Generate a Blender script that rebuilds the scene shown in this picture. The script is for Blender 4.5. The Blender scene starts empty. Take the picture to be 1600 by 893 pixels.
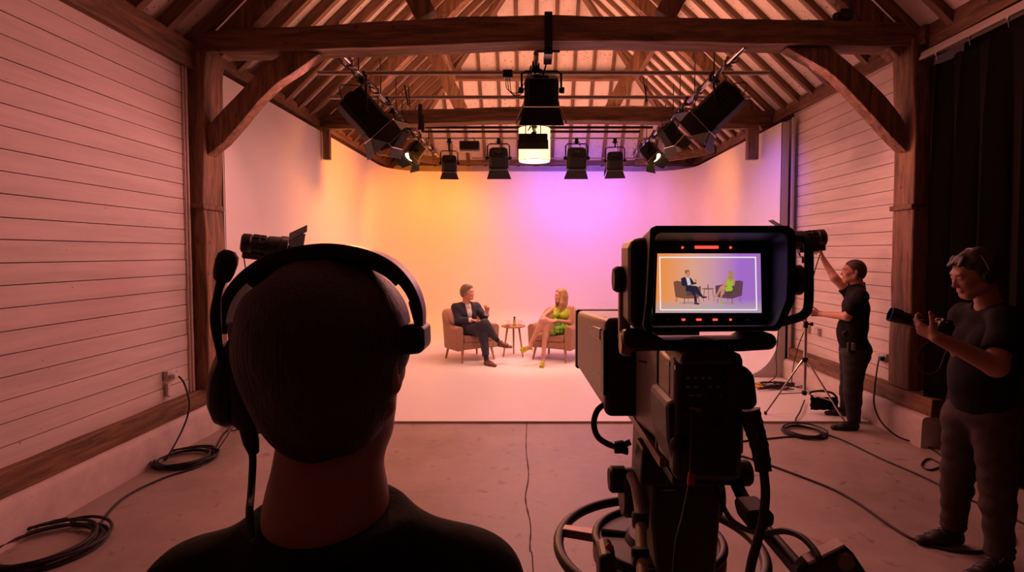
import bpy, math, random
import numpy as np
from mathutils import Vector as V, Matrix, Euler, noise
random.seed(7)
PI = math.pi
COL = bpy.context.scene.collection
# ---------------------------------------------------------------- camera
FP, PX0, PY0, PITCH, CH = 850.0, 830.0, 430.6, math.radians(2.4), 1.8
def P(px, py, Y):
    """world point seen at photo pixel px,py at distance Y down the hall"""
    u = (px-PX0)/FP; v = -(py-PY0)/FP
    d = V((u, math.cos(PITCH)+v*math.sin(PITCH), -math.sin(PITCH)+v*math.cos(PITCH)))
    t = Y/d.y
    return V((d.x*t, Y, CH+d.z*t))
def G(px, py, z=0.0):
    u = (px-PX0)/FP; v = -(py-PY0)/FP
    d = V((u, math.cos(PITCH)+v*math.sin(PITCH), -math.sin(PITCH)+v*math.cos(PITCH)))
    t = (z-CH)/d.z
    return V((d.x*t, d.y*t, z))
cam_d = bpy.data.cameras.new('camera'); cam = bpy.data.objects.new('camera', cam_d); COL.objects.link(cam)
cam.location = (0, 0, CH); cam.rotation_euler = (PI/2-PITCH, 0, 0)
cam_d.sensor_width = 36; cam_d.lens = FP/1600*36; cam_d.shift_x = -30/1600; cam_d.shift_y = -(446.5-PY0)/1600
cam_d.clip_start = 0.05; cam_d.clip_end = 100
bpy.context.scene.camera = cam
# ---------------------------------------------------------------- materials
def newmat(name):
    m = bpy.data.materials.new(name); m.use_nodes = True
    nt = m.node_tree; b = nt.nodes['Principled BSDF']
    return m, nt, b
def N(nt, t, **kw):
    n = nt.nodes.new(t)
    for k, v in kw.items():
        if k.startswith('i_'): n.inputs[k[2:].replace('_', ' ')].default_value = v
        else: setattr(n, k, v)
    return n
def mat(name, c, r=0.5, metal=0.0, bump=0.0, bs=60, var=0.0, spec=0.5, coat=0.0, sheen=0.0, trans=0.0, emit=None, es=0.0, sss=0.0):
    m, nt, b = newmat(name)
    b.inputs['Base Color'].default_value = (*c, 1); b.inputs['Roughness'].default_value = r
    b.inputs['Metallic'].default_value = metal; b.inputs['Specular IOR Level'].default_value = spec
    b.inputs['Coat Weight'].default_value = coat; b.inputs['Sheen Weight'].default_value = sheen
    b.inputs['Transmission Weight'].default_value = trans
    if sss: b.inputs['Subsurface Weight'].default_value = sss; b.inputs['Subsurface Radius'].default_value = (.012, .005, .003)
    if emit: b.inputs['Emission Color'].default_value = (*emit, 1); b.inputs['Emission Strength'].default_value = es
    tc = N(nt, 'ShaderNodeTexCoord')
    if var:
        n = N(nt, 'ShaderNodeTexNoise', i_Scale=bs*.15, i_Detail=6.0, i_Roughness=.65); nt.links.new(tc.outputs['Object'], n.inputs['Vector'])
        rp = N(nt, 'ShaderNodeValToRGB')
        rp.color_ramp.elements[0].position = .3; rp.color_ramp.elements[1].position = .7
        rp.color_ramp.elements[0].color = (*[x*(1-var) for x in c], 1); rp.color_ramp.elements[1].color = (*[min(1, x*(1+var)) for x in c], 1)
        nt.links.new(n.outputs['Fac'], rp.inputs['Fac']); nt.links.new(rp.outputs['Color'], b.inputs['Base Color'])
    if bump:
        n = N(nt, 'ShaderNodeTexNoise', i_Scale=float(bs), i_Detail=5.0); nt.links.new(tc.outputs['Object'], n.inputs['Vector'])
        bp = N(nt, 'ShaderNodeBump', i_Strength=bump, i_Distance=.01)
        nt.links.new(n.outputs['Fac'], bp.inputs['Height']); nt.links.new(bp.outputs['Normal'], b.inputs['Normal'])
    return m
def wood(name, c0, c1, axis, r=.65, s=1.0, bump=.5):
    m, nt, b = newmat(name)
    tc = N(nt, 'ShaderNodeTexCoord'); mp = N(nt, 'ShaderNodeMapping')
    sc = [9*s, 9*s, 9*s]; sc['xyz'.index(axis)] = .9*s
    mp.inputs['Scale'].default_value = sc
    nt.links.new(tc.outputs['Object'], mp.inputs['Vector'])
    n = N(nt, 'ShaderNodeTexNoise', i_Scale=2.2, i_Detail=9.0, i_Roughness=.7, i_Distortion=.6); nt.links.new(mp.outputs['Vector'], n.inputs['Vector'])
    rp = N(nt, 'ShaderNodeValToRGB'); e = rp.color_ramp.elements
    e[0].position = .33; e[0].color = (*c0, 1); e[1].position = .68; e[1].color = (*c1, 1)
    nt.links.new(n.outputs['Fac'], rp.inputs['Fac'])
    v = N(nt, 'ShaderNodeTexVoronoi', i_Scale=5.0); nt.links.new(tc.outputs['Object'], v.inputs['Vector'])   # knots and nail holes
    k = N(nt, 'ShaderNodeMapRange'); k.inputs['From Min'].default_value = .05; k.inputs['From Max'].default_value = .12
    nt.links.new(v.outputs['Distance'], k.inputs['Value'])
    mx = N(nt, 'ShaderNodeMix', data_type='RGBA', blend_type='MULTIPLY'); mx.inputs[0].default_value = .55
    nt.links.new(rp.outputs['Color'], mx.inputs[6]); nt.links.new(k.outputs['Result'], mx.inputs[7])
    nt.links.new(mx.outputs[2], b.inputs['Base Color']); b.inputs['Roughness'].default_value = r
    bp = N(nt, 'ShaderNodeBump', i_Strength=bump, i_Distance=.012); nt.links.new(n.outputs['Fac'], bp.inputs['Height'])
    nt.links.new(bp.outputs['Normal'], b.inputs['Normal'])
    return m
def painted(name, c, speck=(.25, .16, .12), vs=7.0, grain=(1, .12, 1), thr=.03, r=.55):
    """whitewashed surface with streaks and dark specks"""
    m, nt, b = newmat(name)
    tc = N(nt, 'ShaderNodeTexCoord'); mp = N(nt, 'ShaderNodeMapping'); mp.inputs['Scale'].default_value = [g*6 for g in grain]
    nt.links.new(tc.outputs['Object'], mp.inputs['Vector'])
    n = N(nt, 'ShaderNodeTexNoise', i_Scale=1.6, i_Detail=8.0, i_Roughness=.65); nt.links.new(mp.outputs['Vector'], n.inputs['Vector'])
    rp = N(nt, 'ShaderNodeValToRGB'); e = rp.color_ramp.elements
    e[0].position = .3; e[0].color = (*[x*.78 for x in c], 1); e[1].position = .65; e[1].color = (*c, 1)
    nt.links.new(n.outputs['Fac'], rp.inputs['Fac'])
    v = N(nt, 'ShaderNodeTexVoronoi', i_Scale=vs); nt.links.new(tc.outputs['Object'], v.inputs['Vector'])
    n2 = N(nt, 'ShaderNodeTexNoise', i_Scale=1.1, i_Detail=2.0); nt.links.new(tc.outputs['Object'], n2.inputs['Vector'])
    th = N(nt, 'ShaderNodeMath', operation='MULTIPLY'); th.inputs[1].default_value = thr*2; nt.links.new(n2.outputs['Fac'], th.inputs[0])
    lt = N(nt, 'ShaderNodeMath', operation='LESS_THAN'); nt.links.new(v.outputs['Distance'], lt.inputs[0]); nt.links.new(th.outputs[0], lt.inputs[1])
    ml = N(nt, 'ShaderNodeMath', operation='MULTIPLY'); ml.inputs[1].default_value = .75; nt.links.new(lt.outputs[0], ml.inputs[0])
    mx = N(nt, 'ShaderNodeMix', data_type='RGBA'); mx.inputs[7].default_value = (*speck, 1)
    nt.links.new(ml.outputs[0], mx.inputs[0]); nt.links.new(rp.outputs['Color'], mx.inputs[6])
    nt.links.new(mx.outputs[2], b.inputs['Base Color']); b.inputs['Roughness'].default_value = r
    bp = N(nt, 'ShaderNodeBump', i_Strength=.25, i_Distance=.006); nt.links.new(n.outputs['Fac'], bp.inputs['Height'])
    nt.links.new(bp.outputs['Normal'], b.inputs['Normal'])
    return m
def concrete():
    m, nt, b = newmat('concrete')
    tc = N(nt, 'ShaderNodeTexCoord'); L = nt.links
    n1 = N(nt, 'ShaderNodeTexNoise', i_Scale=.9, i_Detail=10.0, i_Roughness=.7); L.new(tc.outputs['Object'], n1.inputs['Vector'])
    rp = N(nt, 'ShaderNodeValToRGB'); e = rp.color_ramp.elements
    e[0].position = .3; e[0].color = (.22, .18, .16, 1); e[1].position = .72; e[1].color = (.43, .355, .31, 1)
    L.new(n1.outputs['Fac'], rp.inputs['Fac'])
    n2 = N(nt, 'ShaderNodeTexNoise', i_Scale=7.0, i_Detail=8.0, i_Roughness=.6, i_Distortion=.4); L.new(tc.outputs['Object'], n2.inputs['Vector'])
    r2 = N(nt, 'ShaderNodeValToRGB'); e = r2.color_ramp.elements; e[0].position = .28; e[0].color = (.35, .33, .32, 1); e[1].position = .40; e[1].color = (1, 1, 1, 1)
    L.new(n2.outputs['Fac'], r2.inputs['Fac'])
    mx = N(nt, 'ShaderNodeMix', data_type='RGBA', blend_type='MULTIPLY'); mx.inputs[0].default_value = .9
    L.new(rp.outputs['Color'], mx.inputs[6]); L.new(r2.outputs['Color'], mx.inputs[7])
    L.new(mx.outputs[2], b.inputs['Base Color'])
    r3 = N(nt, 'ShaderNodeMapRange'); r3.inputs['To Min'].default_value = .34; r3.inputs['To Max'].default_value = .62
    L.new(n1.outputs['Fac'], r3.inputs['Value']); L.new(r3.outputs['Result'], b.inputs['Roughness'])
    n3 = N(nt, 'ShaderNodeTexNoise', i_Scale=35.0, i_Detail=6.0); L.new(tc.outputs['Object'], n3.inputs['Vector'])
    bp = N(nt, 'ShaderNodeBump', i_Strength=.25, i_Distance=.004); L.new(n3.outputs['Fac'], bp.inputs['Height']); L.new(bp.outputs['Normal'], b.inputs['Normal'])
    return m
def hairmat(name, c, var=.25, bump=.8):
    m, nt, b = newmat(name); L = nt.links
    tc = N(nt, 'ShaderNodeTexCoord'); mp = N(nt, 'ShaderNodeMapping'); mp.inputs['Scale'].default_value = (230, 230, 16); mp.inputs['Rotation'].default_value = (.25, .2, 0)
    L.new(tc.outputs['Object'], mp.inputs['Vector'])
    n = N(nt, 'ShaderNodeTexNoise', i_Scale=1.0, i_Detail=4.0, i_Distortion=.6); L.new(mp.outputs['Vector'], n.inputs['Vector'])
    rp = N(nt, 'ShaderNodeValToRGB'); e = rp.color_ramp.elements; e[0].position = .3; e[1].position = .7
    e[0].color = (*[x*(1-var*1.6) for x in c], 1); e[1].color = (*[min(1, x*(1+var*1.4)) for x in c], 1)
    L.new(n.outputs['Fac'], rp.inputs['Fac']); L.new(rp.outputs['Color'], b.inputs['Base Color']); b.inputs['Roughness'].default_value = .55
    bp = N(nt, 'ShaderNodeBump', i_Strength=bump, i_Distance=.004); L.new(n.outputs['Fac'], bp.inputs['Height']); L.new(bp.outputs['Normal'], b.inputs['Normal'])
    return m
M = {}
D0, D1 = (.050, .024, .012), (.28, .145, .068)
M['oak_x'] = wood('oak_x', D0, D1, 'x'); M['oak_y'] = wood('oak_y', D0, D1, 'y'); M['oak_z'] = wood('oak_z', D0, (.36, .19, .09), 'z')
M['rafter'] = wood('rafter_wood', (.055, .027, .014), (.26, .135, .068), 'y', s=.8)
M['boards'] = painted('painted_boards', (.74, .64, .60), grain=(1, .1, 1.2), vs=6.5, thr=.05)
M['plaster'] = painted('roof_plaster', (.74, .64, .58), speck=(.22, .10, .07), vs=13.0, grain=(.4, .4, .4), thr=.15, r=.8)
M['plinth'] = painted('plinth_render', (.66, .56, .53), speck=(.3, .2, .16), vs=9.0, grain=(.6, .6, .6), thr=.05, r=.75)
M['groove'] = mat('board_groove', (.05, .03, .025), r=.9)
M['cyc'] = mat('cyclorama_paint', (.80, .78, .77), r=.45, bump=.02, bs=20, var=.012)
M['cyc_edge'] = mat('cyclorama_edge', (.55, .50, .47), r=.6)
M['concrete'] = concrete()
M['black'] = mat('black_plastic', (.008, .008, .009), r=.42, bump=.05, bs=300)
M['blackm'] = mat('black_metal', (.008, .008, .009), r=.42, spec=.25, bump=.03, bs=200)
M['fixture'] = mat('black_fixture', (.006, .006, .007), r=.5, spec=.16, bump=.04, bs=200)
M['rubber'] = mat('black_rubber', (.009, .008, .008), r=.6, bump=.1, bs=250)
M['gloss'] = mat('gloss_black', (.006, .006, .007), r=.18)
M['steel'] = mat('dull_steel', (.32, .29, .27), r=.35, metal=.9, bump=.05, bs=120)
M['chrome'] = mat('bright_steel', (.6, .57, .54), r=.22, metal=1.0)
M['pipe'] = mat('scaffold_pipe', (.30, .25, .22), r=.42, metal=.75, bump=.1, bs=60)
M['grey'] = mat('camera_grey', (.30, .26, .235), r=.45, bump=.06, bs=160)
M['white_plastic'] = mat('white_plastic', (.62, .58, .55), r=.4)
M['curtain'] = mat('black_curtain', (.0045, .003, .003), r=1.0, bump=.2, bs=90, spec=.1)
M['alu'] = mat('rail_aluminium', (.55, .48, .44), r=.4, metal=.5)
M['armchair'] = mat('armchair_fabric', (.36, .18, .11), r=.9, bump=.25, bs=420, var=.12, sheen=.3)
M['lightwood'] = wood('light_oak', (.30, .15, .07), (.50, .28, .14), 'z', s=4, bump=.1)
M['glass'] = mat('clear_glass', (.95, .95, .95), r=.03, trans=1.0)
M['skin'] = mat('skin', (.58, .30, .21), r=.5, bump=.06, bs=260, var=.06, sss=.12)
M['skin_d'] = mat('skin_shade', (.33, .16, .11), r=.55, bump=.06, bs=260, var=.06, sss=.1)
M['hair_dark'] = hairmat('dark_hair', (.022, .012, .008))
M['hair_grey'] = hairmat('greying_brown_hair', (.19, .125, .085), .35)
M['hair_short'] = hairmat('cropped_brown_hair', (.06, .034, .022), .25, .4)
M['tshirt'] = mat('black_cotton', (.006, .005, .006), r=.95, bump=.35, bs=22, spec=.25)
M['jeans_b'] = mat('faded_black_denim', (.035, .022, .020), r=.9, bump=.4, bs=26, var=.35)
M['trouser_b'] = mat('black_trousers', (.013, .011, .012), r=.85, bump=.35, bs=24)
M['suit'] = mat('navy_suit', (.022, .020, .040), r=.8, bump=.3, bs=30, sheen=.1)
M['shirt_w'] = mat('white_shirt', (.78, .74, .74), r=.7, bump=.3, bs=50)
M['leather'] = mat('brown_leather', (.13, .045, .025), r=.35, bump=.1, bs=120)
M['sock'] = mat('navy_sock', (.015, .015, .03), r=.9)
M['yellow'] = mat('yellow_satin', (.62, .60, .03), r=.4)
M['eye'] = mat('eye_white', (.7, .66, .62), r=.2); M['iris'] = mat('eye_iris', (.02, .015, .01), r=.15); M['lip'] = mat('lips', (.42, .12, .10), r=.45)
M['yellow_paint'] = mat('yellow_plastic', (.75, .42, .02), r=.5)
M['brass'] = mat('warm_grey_metal', (.22, .16, .12), r=.4, metal=.7)
M['red_paint'] = mat('red_plastic', (.35, .02, .015), r=.4)
M['led_red'] = mat('red_led', (.3, .01, .01), emit=(1, .04, .02), es=3.0)
M['led_blue'] = mat('blue_led', (.05, .1, .4), emit=(.15, .35, 1), es=4.0)
M['lamp_warm'] = mat('lit_warm_lens', (.9, .8, .6), emit=(1, .66, .28), es=14.0)
M['lamp_white'] = mat('lit_white_diffuser', (.9, .9, .9), emit=(1, .88, .74), es=6.0)
M['lens'] = mat('fresnel_glass', (.12, .11, .12), r=.08, spec=.9, coat=1.0)
# ---------------------------------------------------------------- mesh builder
class MB:
    def __init__(s): s.v = []; s.f = []; s.m = []; s.mi = 0; s.T = None
    def add(s, vs, fs):
        o = len(s.v)
        s.v += [(s.T @ V(p)) if s.T is not None else V(p) for p in vs]
        s.f += [tuple(o+i for i in f) for f in fs]; s.m += [s.mi]*len(fs); return s
    def hexa(s, c):
        """8 corners: near bl br tr tl, far bl br tr tl"""
        return s.add(c, [(0, 1, 2, 3), (5, 4, 7, 6), (4, 0, 3, 7), (1, 5, 6, 2), (3, 2, 6, 7), (4, 5, 1, 0)])
    def box(s, c, d, R=None):
        c = V(c); hx, hy, hz = [x/2 for x in d]
        q = [V(p) for p in ((-hx, -hy, -hz), (hx, -hy, -hz), (hx, -hy, hz), (-hx, -hy, hz), (-hx, hy, -hz), (hx, hy, -hz), (hx, hy, hz), (-hx, hy, hz))]
        if R is not None: q = [R @ p for p in q]
        return s.hexa([c+p for p in q])
    def tube(s, pts, r, n=10, closed=False, caps=True, ref=None, sq=1.0):
        pts = [V(p) for p in pts]; k = len(pts)
        rs = r if isinstance(r, (list, tuple)) else [r]*k
        vs = []; pu = None
        for i in range(k):
            if closed: t = pts[(i+1) % k]-pts[i-1]
            else: t = pts[min(i+1, k-1)]-pts[max(i-1, 0)]
            if t.length < 1e-9: t = V((0, 0, 1))
            t.normalize()
            if pu is None:
                a = V(ref) if ref else (V((0, 0, 1)) if abs(t.z) < .9 else V((1, 0, 0)))
                u = (a-t*a.dot(t)).normalized()
            else:
                u = pu-t*pu.dot(t); u = u.normalized() if u.length > 1e-6 else t.orthogonal().normalized()
            pu = u; w = t.cross(u)
            for j in range(n):
                a = 2*PI*j/n; vs.append(pts[i]+u*(math.cos(a)*rs[i])+w*(math.sin(a)*rs[i]*sq))
        fs = []
        for i in range(k if closed else k-1):
            i2 = (i+1) % k
            for j in range(n):
                j2 = (j+1) % n; fs.append((i*n+j, i*n+j2, i2*n+j2, i2*n+j))
        if caps and not closed: fs += [tuple(range(n-1, -1, -1)), tuple((k-1)*n+j for j in range(n))]
        return s.add(vs, fs)
    def lathe(s, prof, c, ax=(0, 0, 1), n=24):
        """prof: list (radius, height along ax)"""
        c = V(c); ax = V(ax).normalized(); u = ax.orthogonal().normalized(); w = ax.cross(u)
        vs = [c+ax*h+(u*math.cos(2*PI*j/n)+w*math.sin(2*PI*j/n))*max(r, 1e-5) for r, h in prof for j in range(n)]
        fs = [(i*n+j, i*n+(j+1) % n, (i+1)*n+(j+1) % n, (i+1)*n+j) for i in range(len(prof)-1) for j in range(n)]
        if prof[0][0] > 1e-4: fs.append(tuple(range(n-1, -1, -1)))
        if prof[-1][0] > 1e-4: fs.append(tuple((len(prof)-1)*n+j for j in range(n)))
        return s.add(vs, fs)
    def prism(s, poly, d):
        """closed polygon of world points, extruded by vector d"""
        p = [V(q) for q in poly]; d = V(d); n = len(p)
        return s.add(p+[q+d for q in p], [tuple(range(n)), tuple(range(2*n-1, n-1, -1))]+[(i, n+i, n+(i+1) % n, (i+1) % n) for i in range(n)])
    def poly(s, pts): return s.add(pts, [tuple(range(len(pts)))])
    def build(s, name, m, root=None, smooth=True, bevel=0.0, seg=2, angle=40, world=True, fixn=True):
        me = bpy.data.meshes.new(name)
        off = root.matrix_basis.inverted() if (root is not None and world) else Matrix.Identity(4)
        p = root
        while world and p is not None and p.parent is not None:
            p = p.parent; off = off @ p.matrix_basis.inverted()
        me.from_pydata([off @ V(p) for p in s.v], [], s.f); me.update()
        for x in (m if isinstance(m, (list, tuple)) else [m]): me.materials.append(M[x] if isinstance(x, str) else x)
        if isinstance(m, (list, tuple)) and len(m) > 1: me.polygons.foreach_set('material_index', s.m)
        if fixn:
            import bmesh
            bm = bmesh.new(); bm.from_mesh(me); bmesh.ops.recalc_face_normals(bm, faces=bm.faces); bm.to_mesh(me); bm.free()
        if smooth:
            me.polygons.foreach_set('use_smooth', [True]*len(me.polygons))
            try: me.set_sharp_from_angle(angle=math.radians(angle))
            except Exception: pass
        o = bpy.data.objects.new(name, me); COL.objects.link(o)
        if root is not None: o.parent = root
        if bevel:
            b = o.modifiers.new('bevel', 'BEVEL'); b.width = bevel; b.segments = seg; b.limit_method = 'ANGLE'; b.angle_limit = math.radians(35); b.harden_normals = False
        return o
def tag(o, label, cat, group=None, kind=None):
    o['label'] = label; o['category'] = cat
    if group: o['group'] = group
    if kind: o['kind'] = kind
    return o
def thing(name, loc, label, cat, group=None):
    o = bpy.data.objects.new(name, None); COL.objects.link(o); o.location = loc; o.empty_display_size = .1
    bpy.context.view_layer.update() if False else None
    return tag(o, label, cat, group)
def single(name, mb, m, base, label, cat, group=None, **kw):
    """a thing that is one mesh with its origin at base"""
    o = mb.build(name, m, None, **kw)
    o.data.transform(Matrix.Translation(-V(base))); o.location = base
    return tag(o, label, cat, group)
def struct(name, mb, m, **kw):
    o = mb.build(name, m, None, **kw); o['kind'] = 'structure'; return o
def smooth_path(pts, n=8, closed=False):
    pts = [V(p) for p in pts]; out = []; k = len(pts)
    rng = range(k) if closed else range(k-1)
    for i in rng:
        if closed: a, b, c, d = pts[i-1], pts[i], pts[(i+1) % k], pts[(i+2) % k]
        else: a, b, c, d = pts[max(i-1, 0)], pts[i], pts[i+1], pts[min(i+2, k-1)]
        for j in range(n):
            t = j/n
            out.append(.5*((2*b)+(c-a)*t+(2*a-5*b+4*c-d)*t*t+(3*b-a-3*c+d)*t*t*t))
    if not closed: out.append(pts[-1])
    return out
def basis(f, up=(0, 0, 1)):
    f = V(f).normalized(); r = f.cross(V(up)).normalized(); u = r.cross(f)
    return r, f, u                    # right, forward, up
def frame(o, f, up=(0, 0, 1)):
    r, f, u = basis(f, up); return Matrix.Translation(V(o)) @ Matrix((r, f, u)).transposed().to_4x4()
# ---------------------------------------------------------------- implicit surfaces (bodies, clothes, hair)
class SDF:
    def __init__(s, lo, hi, res):
        s.lo = np.array(lo, float); s.res = res
        s.n = np.ceil((np.array(hi, float)-s.lo)/res).astype(int)+1
        s.F = np.full(s.n, .2, np.float32)
    def _blk(s, lo, hi):
        a = np.clip(np.floor((lo-s.lo)/s.res).astype(int), 0, s.n); b = np.clip(np.ceil((hi-s.lo)/s.res).astype(int)+1, 0, s.n)
        if np.any(b <= a): return None
        sl = tuple(slice(a[i], b[i]) for i in range(3))
        g = [(s.lo[i]+s.res*np.arange(a[i], b[i])).astype(np.float32) for i in range(3)]
        return sl, g[0][:, None, None], g[1][None, :, None], g[2][None, None, :]
    def _put(s, sl, d, k, mode):
        A = s.F[sl]
        if mode == 'sub': d = -d
        if mode == 'add':
            h = np.maximum(k-np.abs(A-d), 0)/k if k > 0 else 0
            s.F[sl] = np.minimum(A, d)-h*h*k*.25
        else:
            h = np.maximum(k-np.abs(A-d), 0)/k if k > 0 else 0
            s.F[sl] = np.maximum(A, d)+h*h*k*.25
    def cone(s, a, b, ra, rb=None, k=.02, flat=None, clip=(), mode='add'):
        a = np.array(a, float); b = np.array(b, float); rb = ra if rb is None else rb
        R = max(ra, rb)+k+s.res*2
        q = s._blk(np.minimum(a, b)-R, np.maximum(a, b)+R)
        if q is None: return s
        sl, X, Y, Z = q
        px, py, pz = X-a[0], Y-a[1], Z-a[2]; ba = b-a
        if flat is not None:
            fd = np.array(V(flat[0]).normalized()); c = 1/flat[1]-1
            dt = px*fd[0]+py*fd[1]+pz*fd[2]
            px, py, pz = px+fd[0]*dt*c, py+fd[1]*dt*c, pz+fd[2]*dt*c
            ba = ba+fd*np.dot(ba, fd)*c
        L = max(float(np.dot(ba, ba)), 1e-9)
        t = np.clip((px*ba[0]+py*ba[1]+pz*ba[2])/L, 0, 1)
        d = np.sqrt((px-ba[0]*t)**2+(py-ba[1]*t)**2+(pz-ba[2]*t)**2)-(ra+(rb-ra)*t)
        for c, nn in clip:
            nn = V(nn).normalized(); d = np.maximum(d, (X-c[0])*nn[0]+(Y-c[1])*nn[1]+(Z-c[2])*nn[2])
        s._put(sl, d, k, mode); return s
    def ball(s, c, r, k=.02, mode='add', clip=()): return s.cone(c, c, r, r, k, mode=mode, clip=clip)
    def ell(s, c, rad, R=None, k=.02, mode='add', clip=()):
        """ellipsoid, R = 3 axes"""
        c = np.array(c, float); rad = np.array(rad, float); ax = [np.array(x) for x in (R or ((1, 0, 0), (0, 1, 0), (0, 0, 1)))]
        m = rad.max()+k+s.res*2; q = s._blk(c-m, c+m)
        if q is None: return s
        sl, X, Y, Z = q; px, py, pz = X-c[0], Y-c[1], Z-c[2]
        k1 = 0; k2 = 0
        for i in range(3):
            e = px*ax[i][0]+py*ax[i][1]+pz*ax[i][2]; k1 = k1+(e/rad[i])**2; k2 = k2+(e/rad[i]**2)**2
        k1 = np.sqrt(k1); d = k1*(k1-1)/np.maximum(np.sqrt(k2), 1e-6)
        for cc, nn in clip:
            nn = V(nn).normalized(); d = np.maximum(d, (X-cc[0])*nn[0]+(Y-cc[1])*nn[1]+(Z-cc[2])*nn[2])
        s._put(sl, d, k, mode); return s
    def plane(s, c, n):
        """keep the side opposite to n"""
        n = V(n).normalized()
        g = [(s.lo[i]+s.res*np.arange(s.n[i])).astype(np.float32) for i in range(3)]
        d = (g[0][:, None, None]-c[0])*n[0]+(g[1][None, :, None]-c[1])*n[1]+(g[2][None, None, :]-c[2])*n[2]
        s.F = np.maximum(s.F, d.astype(np.float32)); return s
    def ripple(s, amp, freq, seed=0, dirs=None):
        """soft folds: sum of warped sines added to the field"""
        g = [(s.lo[i]+s.res*np.arange(s.n[i])).astype(np.float32) for i in range(3)]
        X, Y, Z = g[0][:, None, None], g[1][None, :, None], g[2][None, None, :]
        rnd = random.Random(seed); w = 0
        for q in range(5):
            d = dirs[q % len(dirs)] if dirs else [rnd.uniform(-1, 1) for _ in range(3)]
            f = freq*rnd.uniform(.6, 1.7)
            w = w+np.sin((X*d[0]+Y*d[1]+Z*d[2])*f+rnd.uniform(0, 6)+1.3*np.sin((X*d[2]+Y*d[0]-Z*d[1])*f*.5+rnd.uniform(0, 6)))
        s.F += (amp/2.5)*w; return s
    def build(s, name, m, root, smooth_it=0):
        F = s.F.copy()
        for ax in range(3):
            for e in (0, -1):
                ix = [slice(None)]*3; ix[ax] = e; F[tuple(ix)] = np.maximum(F[tuple(ix)], 1e-3)
        S = F < 0
        n = np.array(F.shape)-1
        cnt = np.zeros(n, np.int8)
        for dx in (0, 1):
            for dy in (0, 1):
                for dz in (0, 1): cnt += S[dx:dx+n[0], dy:dy+n[1], dz:dz+n[2]]
        idx = np.argwhere((cnt > 0) & (cnt < 8))
        vid = np.full(n, -1, np.int64); vid[idx[:, 0], idx[:, 1], idx[:, 2]] = np.arange(len(idx))
        acc = np.zeros((len(idx), 3)); c = np.zeros(len(idx))
        cs = [(i, j, k) for i in (0, 1) for j in (0, 1) for k in (0, 1)]
        for a in cs:
            for b in cs:
                if sum(abs(a[i]-b[i]) for i in range(3)) == 1 and a < b:
                    fa = F[idx[:, 0]+a[0], idx[:, 1]+a[1], idx[:, 2]+a[2]]; fb = F[idx[:, 0]+b[0], idx[:, 1]+b[1], idx[:, 2]+b[2]]
                    mk = (fa < 0) != (fb < 0); t = np.where(mk, fa/np.where(mk, fa-fb, 1), 0)
                    for i in range(3): acc[:, i] += mk*(a[i]+(b[i]-a[i])*t)
                    c += mk
        vs = s.lo+(idx+acc/c[:, None])*s.res
        quads = []
        for ax in range(3):
            o1, o2 = [(1, 2), (2, 0), (0, 1)][ax]
            sl0 = [slice(1, -1)]*3; sl0[ax] = slice(0, -1); sl1 = list(sl0); sl1[ax] = slice(1, None)
            A = S[tuple(sl0)]; B = S[tuple(sl1)]
            e = np.argwhere(A != B); fl = A[e[:, 0], e[:, 1], e[:, 2]]
            off = np.ones(3, int); off[ax] = 0; e = e+off
            def g(d1, d2):
                q = e.copy(); q[:, o1] -= d1; q[:, o2] -= d2; return vid[q[:, 0], q[:, 1], q[:, 2]]
            Q = np.stack([g(1, 1), g(0, 1), g(0, 0), g(1, 0)], 1)
            Q[~fl] = Q[~fl][:, ::-1]; quads.append(Q)
        Q = np.concatenate(quads)
        off = V((0, 0, 0)); p = root
        while p is not None: off = off+p.location; p = p.parent
        vs = vs-np.array(off)
        me = bpy.data.meshes.new(name); me.vertices.add(len(vs)); me.vertices.foreach_set('co', vs.astype(np.float32).ravel())
        me.loops.add(len(Q)*4); me.loops.foreach_set('vertex_index', Q.ravel().astype(np.int32))
        me.polygons.add(len(Q)); me.polygons.foreach_set('loop_start', np.arange(0, len(Q)*4, 4, dtype=np.int32))
        me.polygons.foreach_set('use_smooth', np.ones(len(Q), bool)); me.update(calc_edges=True); me.validate()
        me.materials.append(M[m] if isinstance(m, str) else m)
        o = bpy.data.objects.new(name, me); COL.objects.link(o); o.parent = root
        return o
# ================================================================ ROOM
XL, XR, YB, YF = -3.3, 3.75, 12.6, -2.6          # wall planes
# floor with a shallow open joint wandering down the middle
fl = MB()
crack = [G(823, 664), G(822, 700), G(826, 742), G(821, 778), G(829, 820), G(828, 858), G(833, 893)]
crack = smooth_path([crack[0]+V((0, .5, 0))]+crack+[V((.02, 1.2, 0)), V((0, -.5, 0)), V((0, YF, 0))], 5)
for i in range(len(crack)-1): pass
fl.box((.25, (YB+.4+YF-.4)/2, -.1), (7.7, YB-YF+.8, .2))
struct('floor', fl, 'concrete', smooth=False)
jm = mat('joint_dirt', (.075, .058, .05), r=.9)
j = MB()
for i in range(len(crack)-1):
    a, b = crack[i], crack[i+1]; w = .0035+.003*random.random()
    j.add([a+V((-w, 0, .0012)), a+V((w, 0, .0012)), b+V((w, 0, .0012)), b+V((-w, 0, .0012))], [(0, 1, 2, 3)])
struct('trim_1', j, jm, smooth=False)
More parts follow.
